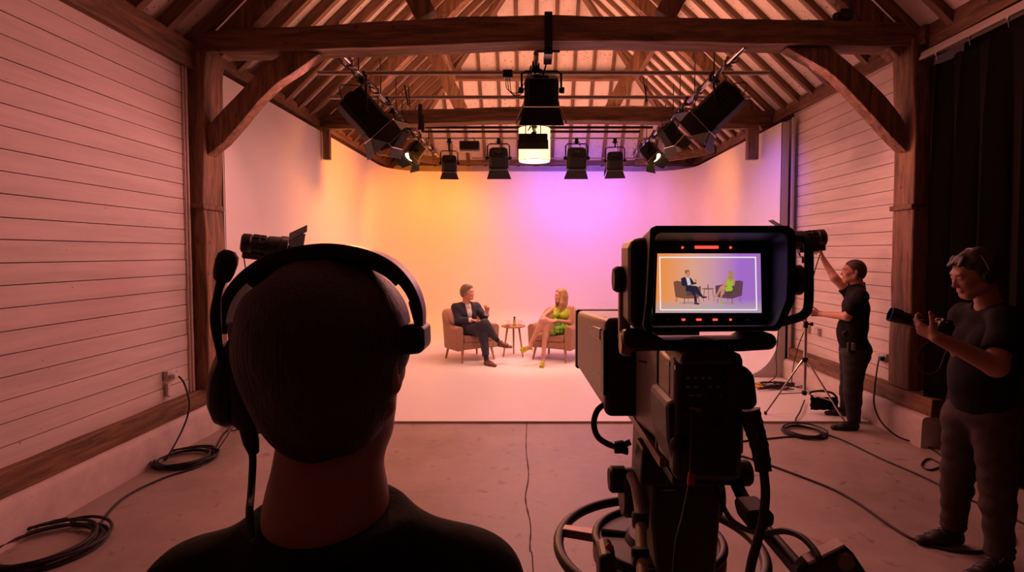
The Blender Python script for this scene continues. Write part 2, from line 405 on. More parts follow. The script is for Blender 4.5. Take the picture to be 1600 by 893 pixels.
# plinths
def plinth(side, y0, y1, x, name):
    sx = -1 if side < 0 else 1
    mb = MB(); n = 60; prof = [(0, 0), (0, .24), (.012, .275), (.03, .29), (.2, .29), (.2, 0)]
    vs = []
    for i in range(n+1):
        y = y0+(y1-y0)*i/n
        for q, (dx, z) in enumerate(prof):
            nz = noise.noise(V((x*3, y*3.1, z*7+q)))*.012 if q < 4 else 0
            vs.append((x+sx*(dx+nz), y, max(0, z+(nz*.6 if z > .2 else 0))))
    fs = [(i*6+q, (i+1)*6+q, (i+1)*6+(q+1) % 6, i*6+(q+1) % 6) for i in range(n) for q in range(6)]
    fs += [tuple(range(6)), tuple(n*6+q for q in range(5, -1, -1))]
    mb.add(vs, fs); return struct(name, mb, 'plinth', angle=50)
plinth(-1, YF, 5.69, -3.19, 'baseboard_left')
plinth(1, 4.95, 7.75, 3.6, 'baseboard_right')
# sill timbers on the plinths
def timber(mb, a, b, w, h, seed=0, wob=.008, n=14, up=(0, 0, 1), taper=None):
    """rough squared timber between two points"""
    a, b = V(a), V(b); t = (b-a).normalized(); upv = V(up); s_ = t.cross(upv)
    if s_.length < 1e-3: s_ = V((1, 0, 0))
    s_.normalize(); u = s_.cross(t)
    vs = []
    for i in range(n+1):
        c = a+(b-a)*i/n
        for q, (sx, sz) in enumerate(((-1, -1), (-.93, -1), (.93, -1), (1, -.93), (1, .93), (.93, 1), (-.93, 1), (-1, .93))):
            nn = noise.noise(V((seed*9.1+q*.35, i*.45, 1.3)))*wob; n2 = noise.noise(V((seed*5.7, i*.3, q*.35+4)))*wob
            vs.append(c+s_*(sx*w/2+nn)+u*(sz*h/2+n2))
    fs = [(i*8+q, (i+1)*8+q, (i+1)*8+(q+1) % 8, i*8+(q+1) % 8) for i in range(n) for q in range(8)]
    fs += [tuple(range(7, -1, -1)), tuple(n*8+q for q in range(8))]
    return mb.add(vs, fs)
s = timber(MB(), (-3.32, YF, .375), (-3.32, 5.70, .375), .17, .16, 1, .012, 50)
single('sill_beam', s, 'oak_y', (-3.32, 2, .29), 'long brown timber sill lying on the plinth under the left boarded wall', 'beam', angle=30)
s = timber(MB(), (3.74, 4.93, .375), (3.74, 7.72, .375), .15, .16, 2, .012, 30)
single('sill_beam', s, 'oak_y', (3.74, 6, .29), 'brown timber sill on the plinth under the right boarded wall behind the technician', 'beam', angle=30)
# boarded walls: each wall is one mesh of horizontal boards
def boarded(name, x, sx, y0, y1, z0, z1, seed):
    mb = MB(); rnd = random.Random(seed); z = z0; bh = .1435
    while z < z1:
        h = bh+rnd.uniform(-.005, .005); t = rnd.uniform(0, .005); top = min(z+h-.0065, z1)
        mb.box((x+sx*(.02-t/2), (y0+y1)/2, (z+top)/2), (.03+t, y1-y0, top-z)); z += h
    mb.mi = 1; mb.box((x+sx*.055, (y0+y1)/2, (z0+z1)/2), (.04, y1-y0, z1-z0))
    return struct(name, mb, ['boards', 'groove'], smooth=False)
boarded('wall_left', XL, -1, YF, 5.35, .45, 3.80, 1)
boarded('wall_right', XR, 1, 5.45, 7.85, .44, 3.95, 2)
mb = MB(); mb.box((XL-.1, 9, 1.95), (.1, 7.6, 3.9)); struct('wall_left_rear', mb, 'boards', smooth=False)
mb = MB(); mb.box((XR+.14, 10.2, 1.95), (.1, 5.2, 3.9)); struct('wall_right_rear', mb, 'boards', smooth=False)
mb = MB(); mb.box((4.12, 1.3, 1.95), (.1, 7.8, 3.9)); struct('wall_right_front', mb, mat('dark_wall', (.05, .04, .04), r=.9), smooth=False)
mb = MB(); mb.box((.25, YB+.25, 1.95), (7.9, .1, 3.9)); struct('wall_back', mb, 'boards', smooth=False)
mb = MB(); mb.box((.3, YF-.05, 2.5), (7.9, .1, 5.0)); struct('wall_front', mb, mat('front_wall', (.10, .06, .05), r=.9), smooth=False)
# the thin conduit and trim beside the posts
s = MB(); a, b = P(289.5, 104, 5.18), P(310, 577, 5.18); xw = -3.285
s.tube([(xw, 5.24, .45), (xw, 5.24, 3.6)], .013, 8); s.tube([(xw-.004, 5.205, .45), (xw-.004, 5.205, 3.6)], .008, 8)
single('cable_conduit', s, 'boards', (xw, 5.2, .45), 'thin painted conduit running up the left wall beside the timber post', 'conduit')
# ---------------------------------------------------------------- roof
ZE = 3.86; RX = .22; ZR = ZE+(RX-XL)*.98; HL = 3.25; YH = YB+.1     # eaves, ridge centre and height, hip length
apex = V((RX, YH-HL, ZR))
XRR = 3.86
mb = MB()
fr = V((RX, YF-.1, ZR))
el0, el1 = V((XL-.15, YF-.1, ZE-.1)), V((XL-.15, YH+.1, ZE-.1)); er0, er1 = V((XRR+.15, YF-.1, ZE-.1)), V((XRR+.15, YH+.1, ZE-.1))
mb.add([el0, el1, apex, fr], [(0, 1, 2, 3)]); mb.add([er0, er1, apex, fr], [(3, 2, 1, 0)]); mb.add([el1, er1, apex], [(0, 1, 2)])
rf = struct('ceiling', mb, 'plaster', smooth=False)
sm = rf.modifiers.new('solid', 'SOLIDIFY'); sm.thickness = .05; sm.offset = 1
gab = MB(); gab.poly([el0, er0, fr]); struct('wall_front_gable', gab, 'plaster', smooth=False)
# horizontal joints of the plaster boards
SL = (apex-V((XL, apex.y, ZE))); 
def slope_pt(side, y, t):          # t 0 at the eaves .. 1 at the ridge
    x0 = XL if side < 0 else XRR
    return V((x0+(RX-x0)*t, y, ZE+(ZR-ZE)*t))
rm = M['rafter']
def rafter(a, b, w, h, label, grp, seed, nrm):
    mb = MB(); timber(mb, a, b, w, h, seed, .006, 8, up=nrm)
    c = V(a); o = mb.build('rafter', 'rafter', None, angle=30)
    # local frame along the timber so the grain runs with it
    t = (V(b)-V(a)).normalized(); r, f, u = basis(t, nrm)
    Mt = Matrix.Translation(c) @ Matrix((r, f, u)).transposed().to_4x4()
    o.data.transform(Mt.inverted()); o.matrix_world = Mt
    tag(o, label, 'rafter', grp); return o
LS = 'brown rafter climbing the white plastered left roof slope'; RS = 'brown rafter climbing the white plastered right roof slope'
nl = V((ZR-ZE, 0, -(RX-XL))).normalized(); nr = V((-(ZR-ZE), 0, -(XRR-RX))).normalized()
k = 0; y = 1.1
while y < YH-.15:
    for side, nn, lb, gp in ((-1, nl, LS, 'rafters of the left roof slope'), (1, nr, RS, 'rafters of the right roof slope')):
        tm = 1.0 if y < apex.y else max(.04, (YH-y)/HL)
        if tm*4.2 > .25:
            a = slope_pt(side, y, -.02); b = slope_pt(side, y, tm*.985)
            rafter(a+nn*.045, b+nn*.045, .075, .10, lb, gp, k, nn)
        k += 1
    y += .385
nh = V((0, -(ZR-ZE), -HL)).normalized(); x = -2.98
while x < XRR-.1:
    tm = (x-XL)/(RX-XL) if x < RX else (XRR-x)/(XRR-RX)
    a = V((x, YH, ZE)); b = V((x, YH-HL*tm*.97, ZE+(ZR-ZE)*tm*.97))
    rafter(a+nh*.045, b+nh*.045, .07, .10, 'brown rafter of the sloping end roof above the backdrop', 'rafters of the end roof slope', k, nh); k += 1
    x += .385
for sx, nm in ((XL, 'left'), (XRR, 'right')):
    a = V((sx, YH, ZE)); n2 = (nl if nm == 'left' else nr)+nh
    rafter(a+n2.normalized()*.07, apex+n2.normalized()*.07, .11, .18, 'thick hip rafter where the %s slope meets the end slope' % nm, None, k, n2); k += 1
# purlins
def purlin(a, b, w, h, label, seed, m):
    mb = timber(MB(), a, b, w, h, seed, .01, 24); return single('purlin', mb, m, a, label, 'purlin', angle=30)
tp = .46
pl = slope_pt(-1, 0, tp)+nl*.17; pr = slope_pt(1, 0, tp)+nr*.17
ph = V((0, YH-HL*tp, ZE+(ZR-ZE)*tp))+nh*.17
purlin((pl.x, .6, pl.z), (pl.x, ph.y, pl.z), .13, .14, 'long purlin under the left slope rafters', 31, 'oak_y')
purlin((pr.x, .6, pr.z), (pr.x, ph.y, pr.z), .13, .14, 'long purlin under the right slope rafters', 32, 'oak_y')
purlin((pl.x, ph.y, ph.z), (pr.x, ph.y, ph.z), .13, .13, 'cross purlin under the end slope rafters behind the hanging lights', 33, 'oak_x')
# wall plates
def plate(a, b, w, h, label, seed, m='oak_y'):
    return single('wall_plate', timber(MB(), a, b, w, h, seed, .014, 40), m, a, label, 'beam', angle=30)
plate((XL-.02, YF, 3.69), (XL-.02, 5.45, 3.69), .17, .25, 'timber wall plate along the top of the left boarded wall', 41)
plate((XL+.0, 5.45, 3.80), (XL+.0, YB, 3.80), .15, .15, 'timber wall plate above the left wing of the backdrop', 42)
plate((XR+.05, 5.2, 3.86), (XR+.05, YB, 3.86), .20, .17, 'timber wall plate along the top of the right boarded wall', 43)
plate((XR+.08, -2.4, 3.86), (XR+.08, 5.2, 3.86), .18, .26, 'timber wall plate above the black curtain rail', 44)
plate((XL, YB+.05, 3.90), (XRR, YB+.05, 3.90), .16, .17, 'timber wall plate across the far end above the backdrop', 45, 'oak_x')
# small timbers at the far corners
for sx, lb in ((-1, 'left'), (1, 'right')):
    x0 = XL+.1 if sx < 0 else XRR-.15
    a = V((x0, 11.0, 3.86)); b = V((x0-sx*1.3, YB-.05, 3.86))
    single('corner_tie', timber(MB(), a, b, .12, .14, 50+sx, .01, 10), 'oak_x', a, 'short diagonal timber across the far %s roof corner' % lb, 'beam', angle=30)
# ---------------------------------------------------------------- trusses
def camber(mb, pts_top, pts_bot, Y, th, seed):
    """beam with cambered edges between two outlines in the plane Y (near face) and thickness th"""
    n = 40
    def at(pts, s):
        for i in range(len(pts)-1):
            if pts[i][0] <= s <= pts[i+1][0]:
                f = (s-pts[i][0])/(pts[i+1][0]-pts[i][0]); f2 = f
                return pts[i][1]+(pts[i+1][1]-pts[i][1])*f2
        return pts[-1][1]
    x0, x1 = pts_top[0][0], pts_top[-1][0]; vs = []
    for i in range(n+1):
        s_ = x0+(x1-x0)*i/n
        zt, zb = at(pts_top, s_), at(pts_bot, s_)
        w = lambda q: noise.noise(V((seed+q*3.3, s_*2.3, 0)))*.012
        vs += [(s_, Y+w(1), zb+w(2)), (s_, Y+w(1)*.5, zt+w(3)), (s_, Y+th+w(4), zt+w(3)), (s_, Y+th+w(4), zb+w(2)*.6)]
    fs = [(i*4+q, (i+1)*4+q, (i+1)*4+(q+1) % 4, i*4+(q+1) % 4) for i in range(n) for q in range(4)]+[(0, 1, 2, 3), (n*4+3, n*4+2, n*4+1, n*4)]
    return mb.add(vs, fs)
def wx(px, py, Y): p = P(px, py, Y); return (p.x, p.z)
Y1 = 5.3
t1 = thing('roof_truss', (RX, Y1, 0), 'near roof truss with cambered tie beam, curved braces and two posts', 'truss')
top = [wx(288, 54, Y1), wx(360, 44, Y1), wx(480, 40, Y1), wx(640, 30, Y1), wx(800, 23, Y1), wx(960, 24, Y1), wx(1180, 29, Y1), wx(1445, 34, Y1)]
bot = [wx(288, 80, Y1), wx(360, 80, Y1), wx(480, 77, Y1), wx(640, 72, Y1), wx(800, 64, Y1), wx(960, 63, Y1), wx(1180, 67, Y1), wx(1445, 70, Y1)]
camber(MB(), top, bot, Y1, .27, 1).build('tie_beam', 'oak_x', t1, angle=30, bevel=.012)
def brace(lo, up, Y, th, root, name='brace'):
    pts = [P(*q, Y) for q in lo]+[P(*q, Y) for q in reversed(up)]
    return MB().prism(pts, (0, th, 0)).build(name, 'oak_z', root, smooth=False, bevel=.008)
brace([(322, 244), (335, 233), (349, 222), (377, 190), (403, 158), (418, 143), (433, 129), (465, 108), (499, 84)], [(322, 200), (330, 190), (350, 168), (370, 148), (395, 121), (420, 97), (440, 84), (455, 76)], 5.36, .15, t1)
brace([(1229, 74), (1262, 92), (1291, 108), (1308, 122), (1324, 138), (1346, 161), (1368, 185), (1392, 212), (1416, 236)], [(1298, 74), (1322, 93), (1345, 113), (1364, 130), (1382, 148), (1396, 165), (1408, 181), (1417, 196)], 5.36, .15, t1)
def post(root, xi, xo, Y, th, z1, seed, head=0):
    mb = MB(); n = 26; vs = []
    for i in range(n+1):
        z = .45+(z1-.45)*i/n; f = i/n
        hd = .05*max(0, (f-.72)/.28) if head else 0
        w = noise.noise(V((seed, z*1.9, 0)))*.022
        w2 = noise.noise(V((seed+7, z*3, 3)))*.012
        s_ = 1 if xi > xo else -1
        a = xi+s_*(hd+w); 
        vs += [(a, Y+w2, z), (a, Y+th+w2, z), (xo, Y+th, z), (xo, Y+w2*.4, z)]
    fs = [(i*4+q, (i+1)*4+q, (i+1)*4+(q+1) % 4, i*4+(q+1) % 4) for i in range(n) for q in range(4)]+[(3, 2, 1, 0), (n*4, n*4+1, n*4+2, n*4+3)]
    mb.add(vs, fs); return mb.build('post', 'oak_z', root, angle=30, bevel=.012)
post(t1, -3.17, -3.36, 5.30, .33, 3.82, 3, 1)
post(t1, 3.69, 3.86, 5.28, .30, 3.85, 9, 1)
MB().box((-3.24, 5.44, 2.25), (.17, .36, .05)).build('scarf_strap', 'oak_x', t1, bevel=.006)
MB().box((3.75, 5.43, 2.25), (.17, .33, .05)).build('scarf_strap', 'oak_x', t1, bevel=.006)
def strut(root, x0, z0, x1, z1, Y, w, th, seed): timber(MB(), (x0, Y+th/2, z0), (x1, Y+th/2, z1), w, th, seed, .01, 10, up=(0, 1, 0)).build('strut', 'oak_z', root, angle=30)
def principals(root, Y, th):
    for sx in (-1, 1):
        a = slope_pt(sx, Y, .02); b = slope_pt(sx, Y, .97); nn = nl if sx < 0 else nr
        timber(MB(), a+nn*.22+V((0, th/2, 0)), b+nn*.22+V((0, th/2, 0)), th, .2, 60+sx+Y, .012, 14, up=nn).build('principal_rafter', 'oak_z', root, angle=30)
strut(t1, -1.02, 4.10, -1.72, 5.35, 5.36, .20, .16, 5); strut(t1, 1.30, 4.10, 1.98, 5.35, 5.36, .20, .16, 6)
principals(t1, 5.36, .16)
Y2 = 8.4
t2 = thing('roof_truss', (RX, Y2, 0), 'far roof truss whose tie beam crosses above the backdrop', 'truss')
top = [(-3.3, 3.90), (-2.2, 3.97), (0, 4.04), (1.8, 4.04), (3.85, 3.96)]; bot = [(-3.3, 3.72), (-2.2, 3.76), (0, 3.83), (1.8, 3.81), (3.85, 3.74)]
camber(MB(), top, bot, Y2, .25, 4).build('tie_beam', 'oak_x', t2, angle=30, bevel=.012)
strut(t2, -1.07, 4.0, -1.75, 5.35, 8.45, .2, .15, 7); strut(t2, 1.22, 4.0, 1.95, 5.35, 8.45, .2, .15, 8)
principals(t2, 8.45, .15)
for xa, xb in ((-3.08, -3.14), (3.28, 3.45)):
    MB().box(((xa+xb)/2, 8.36, 3.47), (abs(xa-xb) if abs(xa-xb) > .1 else .10, .09, .50)).build('drop_post', 'oak_z', t2, bevel=.006)
MB().box((-2.62, 8.33, 3.71), (.98, .09, .07)).build('knee_rail', 'oak_x', t2, bevel=.006)
MB().box((2.98, 8.33, 3.71), (.85, .09, .07)).build('knee_rail', 'oak_x', t2, bevel=.006)
# hardware on the near tie beam
s = MB(); c = P(857, 50, 5.27)
s.box((c.x, 5.28, c.z), (.075, .012, .36)); s.box((c.x, 5.42, c.z+.19), (.075, .28, .012)); s.lathe([(.028, -.02), (.028, .02)], (c.x, 5.26, c.z-.12), (0, 1, 0), 12)
s.box((c.x, 5.42, c.z-.18), (.08, .29, .05)); s.tube([(c.x-.11, 5.3, c.z-.17), (c.x+.11, 5.3, c.z-.17)], .012, 8)
single('beam_clamp', s, 'blackm', (c.x, 5.3, c.z-.2), 'black steel strap clamp around the middle of the near tie beam', 'clamp')
s = MB(); c = P(1318, 25, 5.35); s.box((c.x, c.y, c.z), (.12, .12, .10)); s.tube([(c.x-.05, c.y, c.z), (c.x-.11, c.y-.06, c.z-.03)], .035, 10)
single('small_speaker', s, 'black', (c.x, c.y, c.z-.05), 'small black box fitting on top of the near tie beam, right side', 'fitting', bevel=.01)
# ---------------------------------------------------------------- cyclorama
CX0, CX1, CYF, CYB, CZ, CR, FR = -3.19, 3.53, 5.70, 12.4, 3.64, .95, .55
def plan():
    """plan path of the wall: left wing, rounded corner, back, rounded corner, right wing"""
    pts = []
    for i in range(18): pts.append((CX0, CYF+(CYB-CR-CYF)*i/18, 1, 0))
    for i in range(13): a = PI-(PI/2)*i/12; pts.append((CX0+CR+CR*math.cos(a), CYB-CR+CR*math.sin(a), -math.cos(a), -math.sin(a)))
    for i in range(1, 24): pts.append((CX0+CR+(CX1-CX0-2*CR)*i/24, CYB, 0, -1))
    for i in range(13): a = PI/2-(PI/2)*i/12; pts.append((CX1-CR+CR*math.cos(a), CYB-CR+CR*math.sin(a), -math.cos(a), -math.sin(a)))
    for i in range(1, 13): pts.append((CX1, CYB-CR+(7.75-CYB+CR)*i/12, -1, 0))
    return pts
pp = plan(); vs = []; fs = []
prof = [(FR, 0.022)]+[(FR-FR*math.sin(a), .022+FR-FR*math.cos(a)) for a in [PI/2*i/10 for i in range(1, 11)]]+[(0, z) for z in (1.0, 1.6, 2.2, 2.8, CZ)]
K = len(prof)
for x, y, nx, ny in pp:
    for d, z in prof: vs.append((x+nx*d, y+ny*d, z))
for i in range(len(pp)-1):
    for q in range(K-1): fs.append((i*K+q, i*K+q+1, (i+1)*K+q+1, (i+1)*K+q))
cy = thing('cyclorama', (0, 9, 0), 'big white infinity cove backdrop washed in orange, pink and purple light', 'backdrop')
nv = len(vs); vs += [(3.585, 7.75, .022), (3.585, CYF, .022), (-3.19, CYF, .022)]
fs.append(tuple(i*K for i in range(len(pp)))+(nv, nv+1))
fs.append((nv+2, 0, K*0+0, nv+2)[:0] or (nv+2, 0, nv+1))
mb = MB(); mb.add(vs, fs)
o = mb.build('cove', 'cyc', cy, fixn=False, angle=60)
mb = MB(); mb.box((.2, CYF-.006, .011), (6.77, .012, .022)); mb.build('floor_edge_strip', 'cyc_edge', cy, smooth=False)
# end panels of the wings (their profile shows the cove curve)
def endpanel(x_in, sgn, y, th):
    mb = MB(); ps = [V((x_in-sgn*d, y, z)) for d, z in prof]
    ps = [V((x_in+sgn*.0, y, .022))]+[]+ps[::1]
    pts = [V((x_in+sgn*.09, y, .022))]+[V((x_in-sgn*d, y, z)) for d, z in prof]+[V((x_in+sgn*.09, y, CZ))]
    return mb.prism(pts, (0, th, 0)).build('end_panel', 'cyc_edge', cy, smooth=False)
endpanel(3.545, 1, 7.74, .06)
mb = MB(); mb.box((-3.235, 5.68, 1.84), (.09, .02, 3.6)); mb.prism([V((CX0, 5.67, .022)), V((CX0+FR, 5.67, .022))]+[V((CX0+d, 5.67, z)) for d, z in prof[1:11]], (0, .02, 0)); mb.build('end_panel', 'cyc_edge', cy, smooth=False)
mb = MB(); mb.box((3.685, 7.72, 1.95), (.035, .05, 3.5)); single('corner_conduit', mb, 'cyc_edge', (3.68, 7.72, .2), 'slim vertical trunking between the backdrop end and the right boarded wall', 'trunking', bevel=.006)
# ---------------------------------------------------------------- curtain and rail
rail = thing('curtain_rail', (3.72, 3, 3.64), 'pale aluminium curtain rail along the right side', 'rail')
mb = MB(); mb.box((3.72, 2.0, 3.665), (.05, 6.5, .06)); mb.box((3.69, 2.0, 3.64), (.01, 6.5, .03)); mb.build('track', 'alu', rail, smooth=False)
for yy in (4.95, 3.6, 2.2, .8): MB().box((3.76, yy, 3.76), (.02, .05, .2)).build('bracket', 'blackm', rail, smooth=False)
mb = MB(); vs = []; n = 420; y0, y1 = 5.22, -1.0; zs = [3.56, 3.5, 3.3, 2.9, 2.3, 1.6, .9, .4, .03]
for i in range(n+1):
    y = y0+(y1-y0)*i/n; ph = y*21+1.4*math.sin(y*2.3)
    for q, z in enumerate(zs):
        am = .022+.036*min(1, (3.56-z)/.8)
        dx = am*math.sin(ph+.25*math.sin(z*1.7+y))+.018*math.sin(y*5.1+z*.5)
        sc = .03*abs(math.sin(y*8.4)) if q == 0 else 0
        vs.append((3.73+dx, y+.02*math.sin(ph*2), z-sc))
K = len(zs); fs = [(i*K+q, (i+1)*K+q, (i+1)*K+q+1, i*K+q+1) for i in range(n) for q in range(K-1)]
mb.add(vs, fs)
ct = single('curtain', mb, 'curtain', (3.73, 3, 0), 'floor length black pleated curtain hanging along the right side behind the man with the camera', 'curtain', fixn=False)
mb = MB(); y = 5.05; hk = []
while y > .4:
    mb2 = MB(); mb2.lathe([(.012, -.006), (.012, .006)], (3.70, y, 3.615), (1, 0, 0), 8); mb2.tube([(3.70, y, 3.61), (3.71, y, 3.55)], .004, 6)
    mb2.build('glider', 'chrome', rail); y -= .374
# ---------------------------------------------------------------- sockets
def socket(name, c, out, w, label, face='white_plastic', gr=None):
    r = thing(name, c, label, 'socket', gr); c = V(c); out = V(out); sd = out.cross(V((0, 0, 1)))
    R = Matrix((sd, out, V((0, 0, 1)))).transposed()
    MB().box(c+out*.022, (w, .044, .09), R).build('box', face, r, bevel=.006)
    for i in (-1, 1):
        MB().box(c+out*.046+sd*(i*w*.25)+V((0, 0, .022)), (.018, .006, .012), R).build('switch', 'white_plastic', r, bevel=.002)
    return r, R, sd
for (c, lb) in (((XL, 4.92, .695), 'double white socket box on the left boarded wall with plugs in'), ((XR, 5.72, .70), 'white double socket on the right wall beside the post')):
    out = V((1, 0, 0)) if c[0] < 0 else V((-1, 0, 0))
    r, R, sd = socket('wall_socket', c, out, .17, lb)
    s = -1 if c[0] < 0 else 1
    MB().box(V(c)+out*.07+sd*(-s*.045)+V((0, 0, -.008)), (.05, .045, .045), R).build('plug', 'white_plastic' if c[0] < 0 else 'black', r, bevel=.008)
mb = MB(); mb.box((XL+.02, 4.86, .57), (.03, .035, .11)); mb.box((XL+.03, 4.86, .515), (.05, .055, .012)); single('junction_outlet', mb, 'white_plastic', (XL, 4.86, .51), 'small narrow white outlet below the left double socket', 'outlet', bevel=.004)
r, R, sd = socket('wall_socket', (XR, 7.35, .78), V((-1, 0, 0)), .16, 'grey double socket on the right wall by the backdrop end', 'alu')
r, R, sd = socket('wall_socket', (XR, 7.05, .78), V((-1, 0, 0)), .10, 'smaller grey socket nearest the tripod stand on the right wall', 'alu')
# ================================================================ LIGHTING GRID
GZ = 3.9
def hpipe(y, xa, xb, label, z=GZ, r=.024, m='pipe'):
    mb = MB(); mb.tube([(xa, y, z), (xa+.02, y, z), (xb-.02, y, z), (xb, y, z)], r, 14)
    return single('lighting_pipe', mb, m, ((xa+xb)/2, y, z-r), label, 'pipe')
Z1 = 3.93
for py, xa, xb, lb, r, m in ((114, 497, 1202, 'long cross pipe of the lighting grid just behind the near tie beam', .026, 'pipe'),
                          (152, 516, 1172, 'cross pipe of the lighting grid between the near and far tie beams', .026, 'pipe'),
                          (180, 640, 1042, 'cross pipe running along the face of the far tie beam', .022, 'pipe'),
                          (199, 664, 1020, 'upper of two dark cross pipes behind the far tie beam', .022, 'blackm'),
                          (205.5, 662, 1000, 'lower of two dark cross pipes behind the far tie beam', .022, 'blackm'),
                          (216, 588, 1075, 'thin cross pipe carrying the row of four lights and the softlight panel', .017, 'pipe'),
                          (247, 738, 1000, 'thin rear cross pipe close to the end roof', .014, 'pipe')):
    z = Z1; y = (Z1-CH)/(P(830, py, 1.0).z-CH)
    if y > 12.2: y = 12.2; z = P(830, py, y).z
    a, b = P(xa, py, y), P(xb, py, y)
    hpipe(y, a.x, b.x, lb, a.z, r, m)
# pipes running down the hall with clamps, droppers and cables wound round them
LP = []
for k, (x, ya, yb, lb) in enumerate(((-1.94, 5.42, 11.4, 'left lighting pipe running down the hall, wound with cables'), (2.10, 5.42, 11.4, 'right lighting pipe running down the hall, wound with cables'), (.05, 5.6, 9.9, 'middle lighting pipe running down the hall above the big black light'))):
    z = 3.82
    root = thing('lighting_pipe', (x, (ya+yb)/2, z), lb, 'pipe')
    MB().tube([(x, ya, z), (x, yb, z)], .026, 12).build('tube', 'chrome' if k < 2 else 'pipe', root)
    rnd = random.Random(k)
    mb = MB()
    for c in range(3):                                     # cables wound round the pipe
        pts = []; y = ya+.25; ph = rnd.uniform(0, 6)
        while y < yb-.1:
            sag = .035*abs(math.sin(y*3.1+c)); a = y*(5+2*c)+ph
            pts.append((x+.035*math.cos(a), y, z+.035*math.sin(a)-sag*(c > 0))); y += .07
        mb.tube(pts, .006+.002*c, 6)
    mb.build('wound_cable', 'rubber', root)
    y = ya+.5; i = 0
    while y < yb:
        cl = MB(); cl.box((x, y, z), (.075, .045, .08)); cl.box((x, y, z+.055), (.03, .04, .05)); cl.tube([(x-.05, y, z-.02), (x+.06, y, z-.02)], .008, 6)
        cl.build('pipe_clamp', 'blackm' if i % 2 else 'steel', root, smooth=False, bevel=.005)
        i += 1; y += .42+.2*rnd.random()
    for i in range(6 if k < 2 else 3):                         # loose loops and droppers
        y = ya+.7+i*.75+rnd.uniform(-.2, .2); d = rnd.uniform(.12, .3); w = rnd.uniform(.08, .25)
        MB().tube(smooth_path([(x, y, z), (x+rnd.uniform(-.12, .12), y+w*.3, z-d*.8), (x+rnd.uniform(-.1, .1), y+w, z-d), (x+.02, y+w*1.6, z-.02)], 6), .006, 6).build('loose_cable', 'rubber', root)
        cz = .15+.12*rnd.random(); xx = x+rnd.uniform(-.05, .05)
        MB().tube([(xx, y+.1, z+.0), (xx, y+.1, z+cz+.25)], .007, 6).build('hanger', 'blackm', root)
    for yy in (ya+.15, 8.6):
        MB().tube([(x, yy, z), (x, yy, z+.30)], .014, 8).build('hanger', 'steel', root)
# black tube cluster hanging from the rear pipes
mb = MB(); c = P(656.5, 205, 8.25); mb.tube([P(656.5, 163, 8.25), P(656.5, 203, 8.25)], .033, 10); mb.tube([P(660, 180, 8.2), P(661, 207, 8.2)], .026, 10)
single('spigot_tube', mb, 'black', P(656.5, 207, 8.25), 'pair of short black tubes standing upright on the far tie beam, left of centre', 'tube')
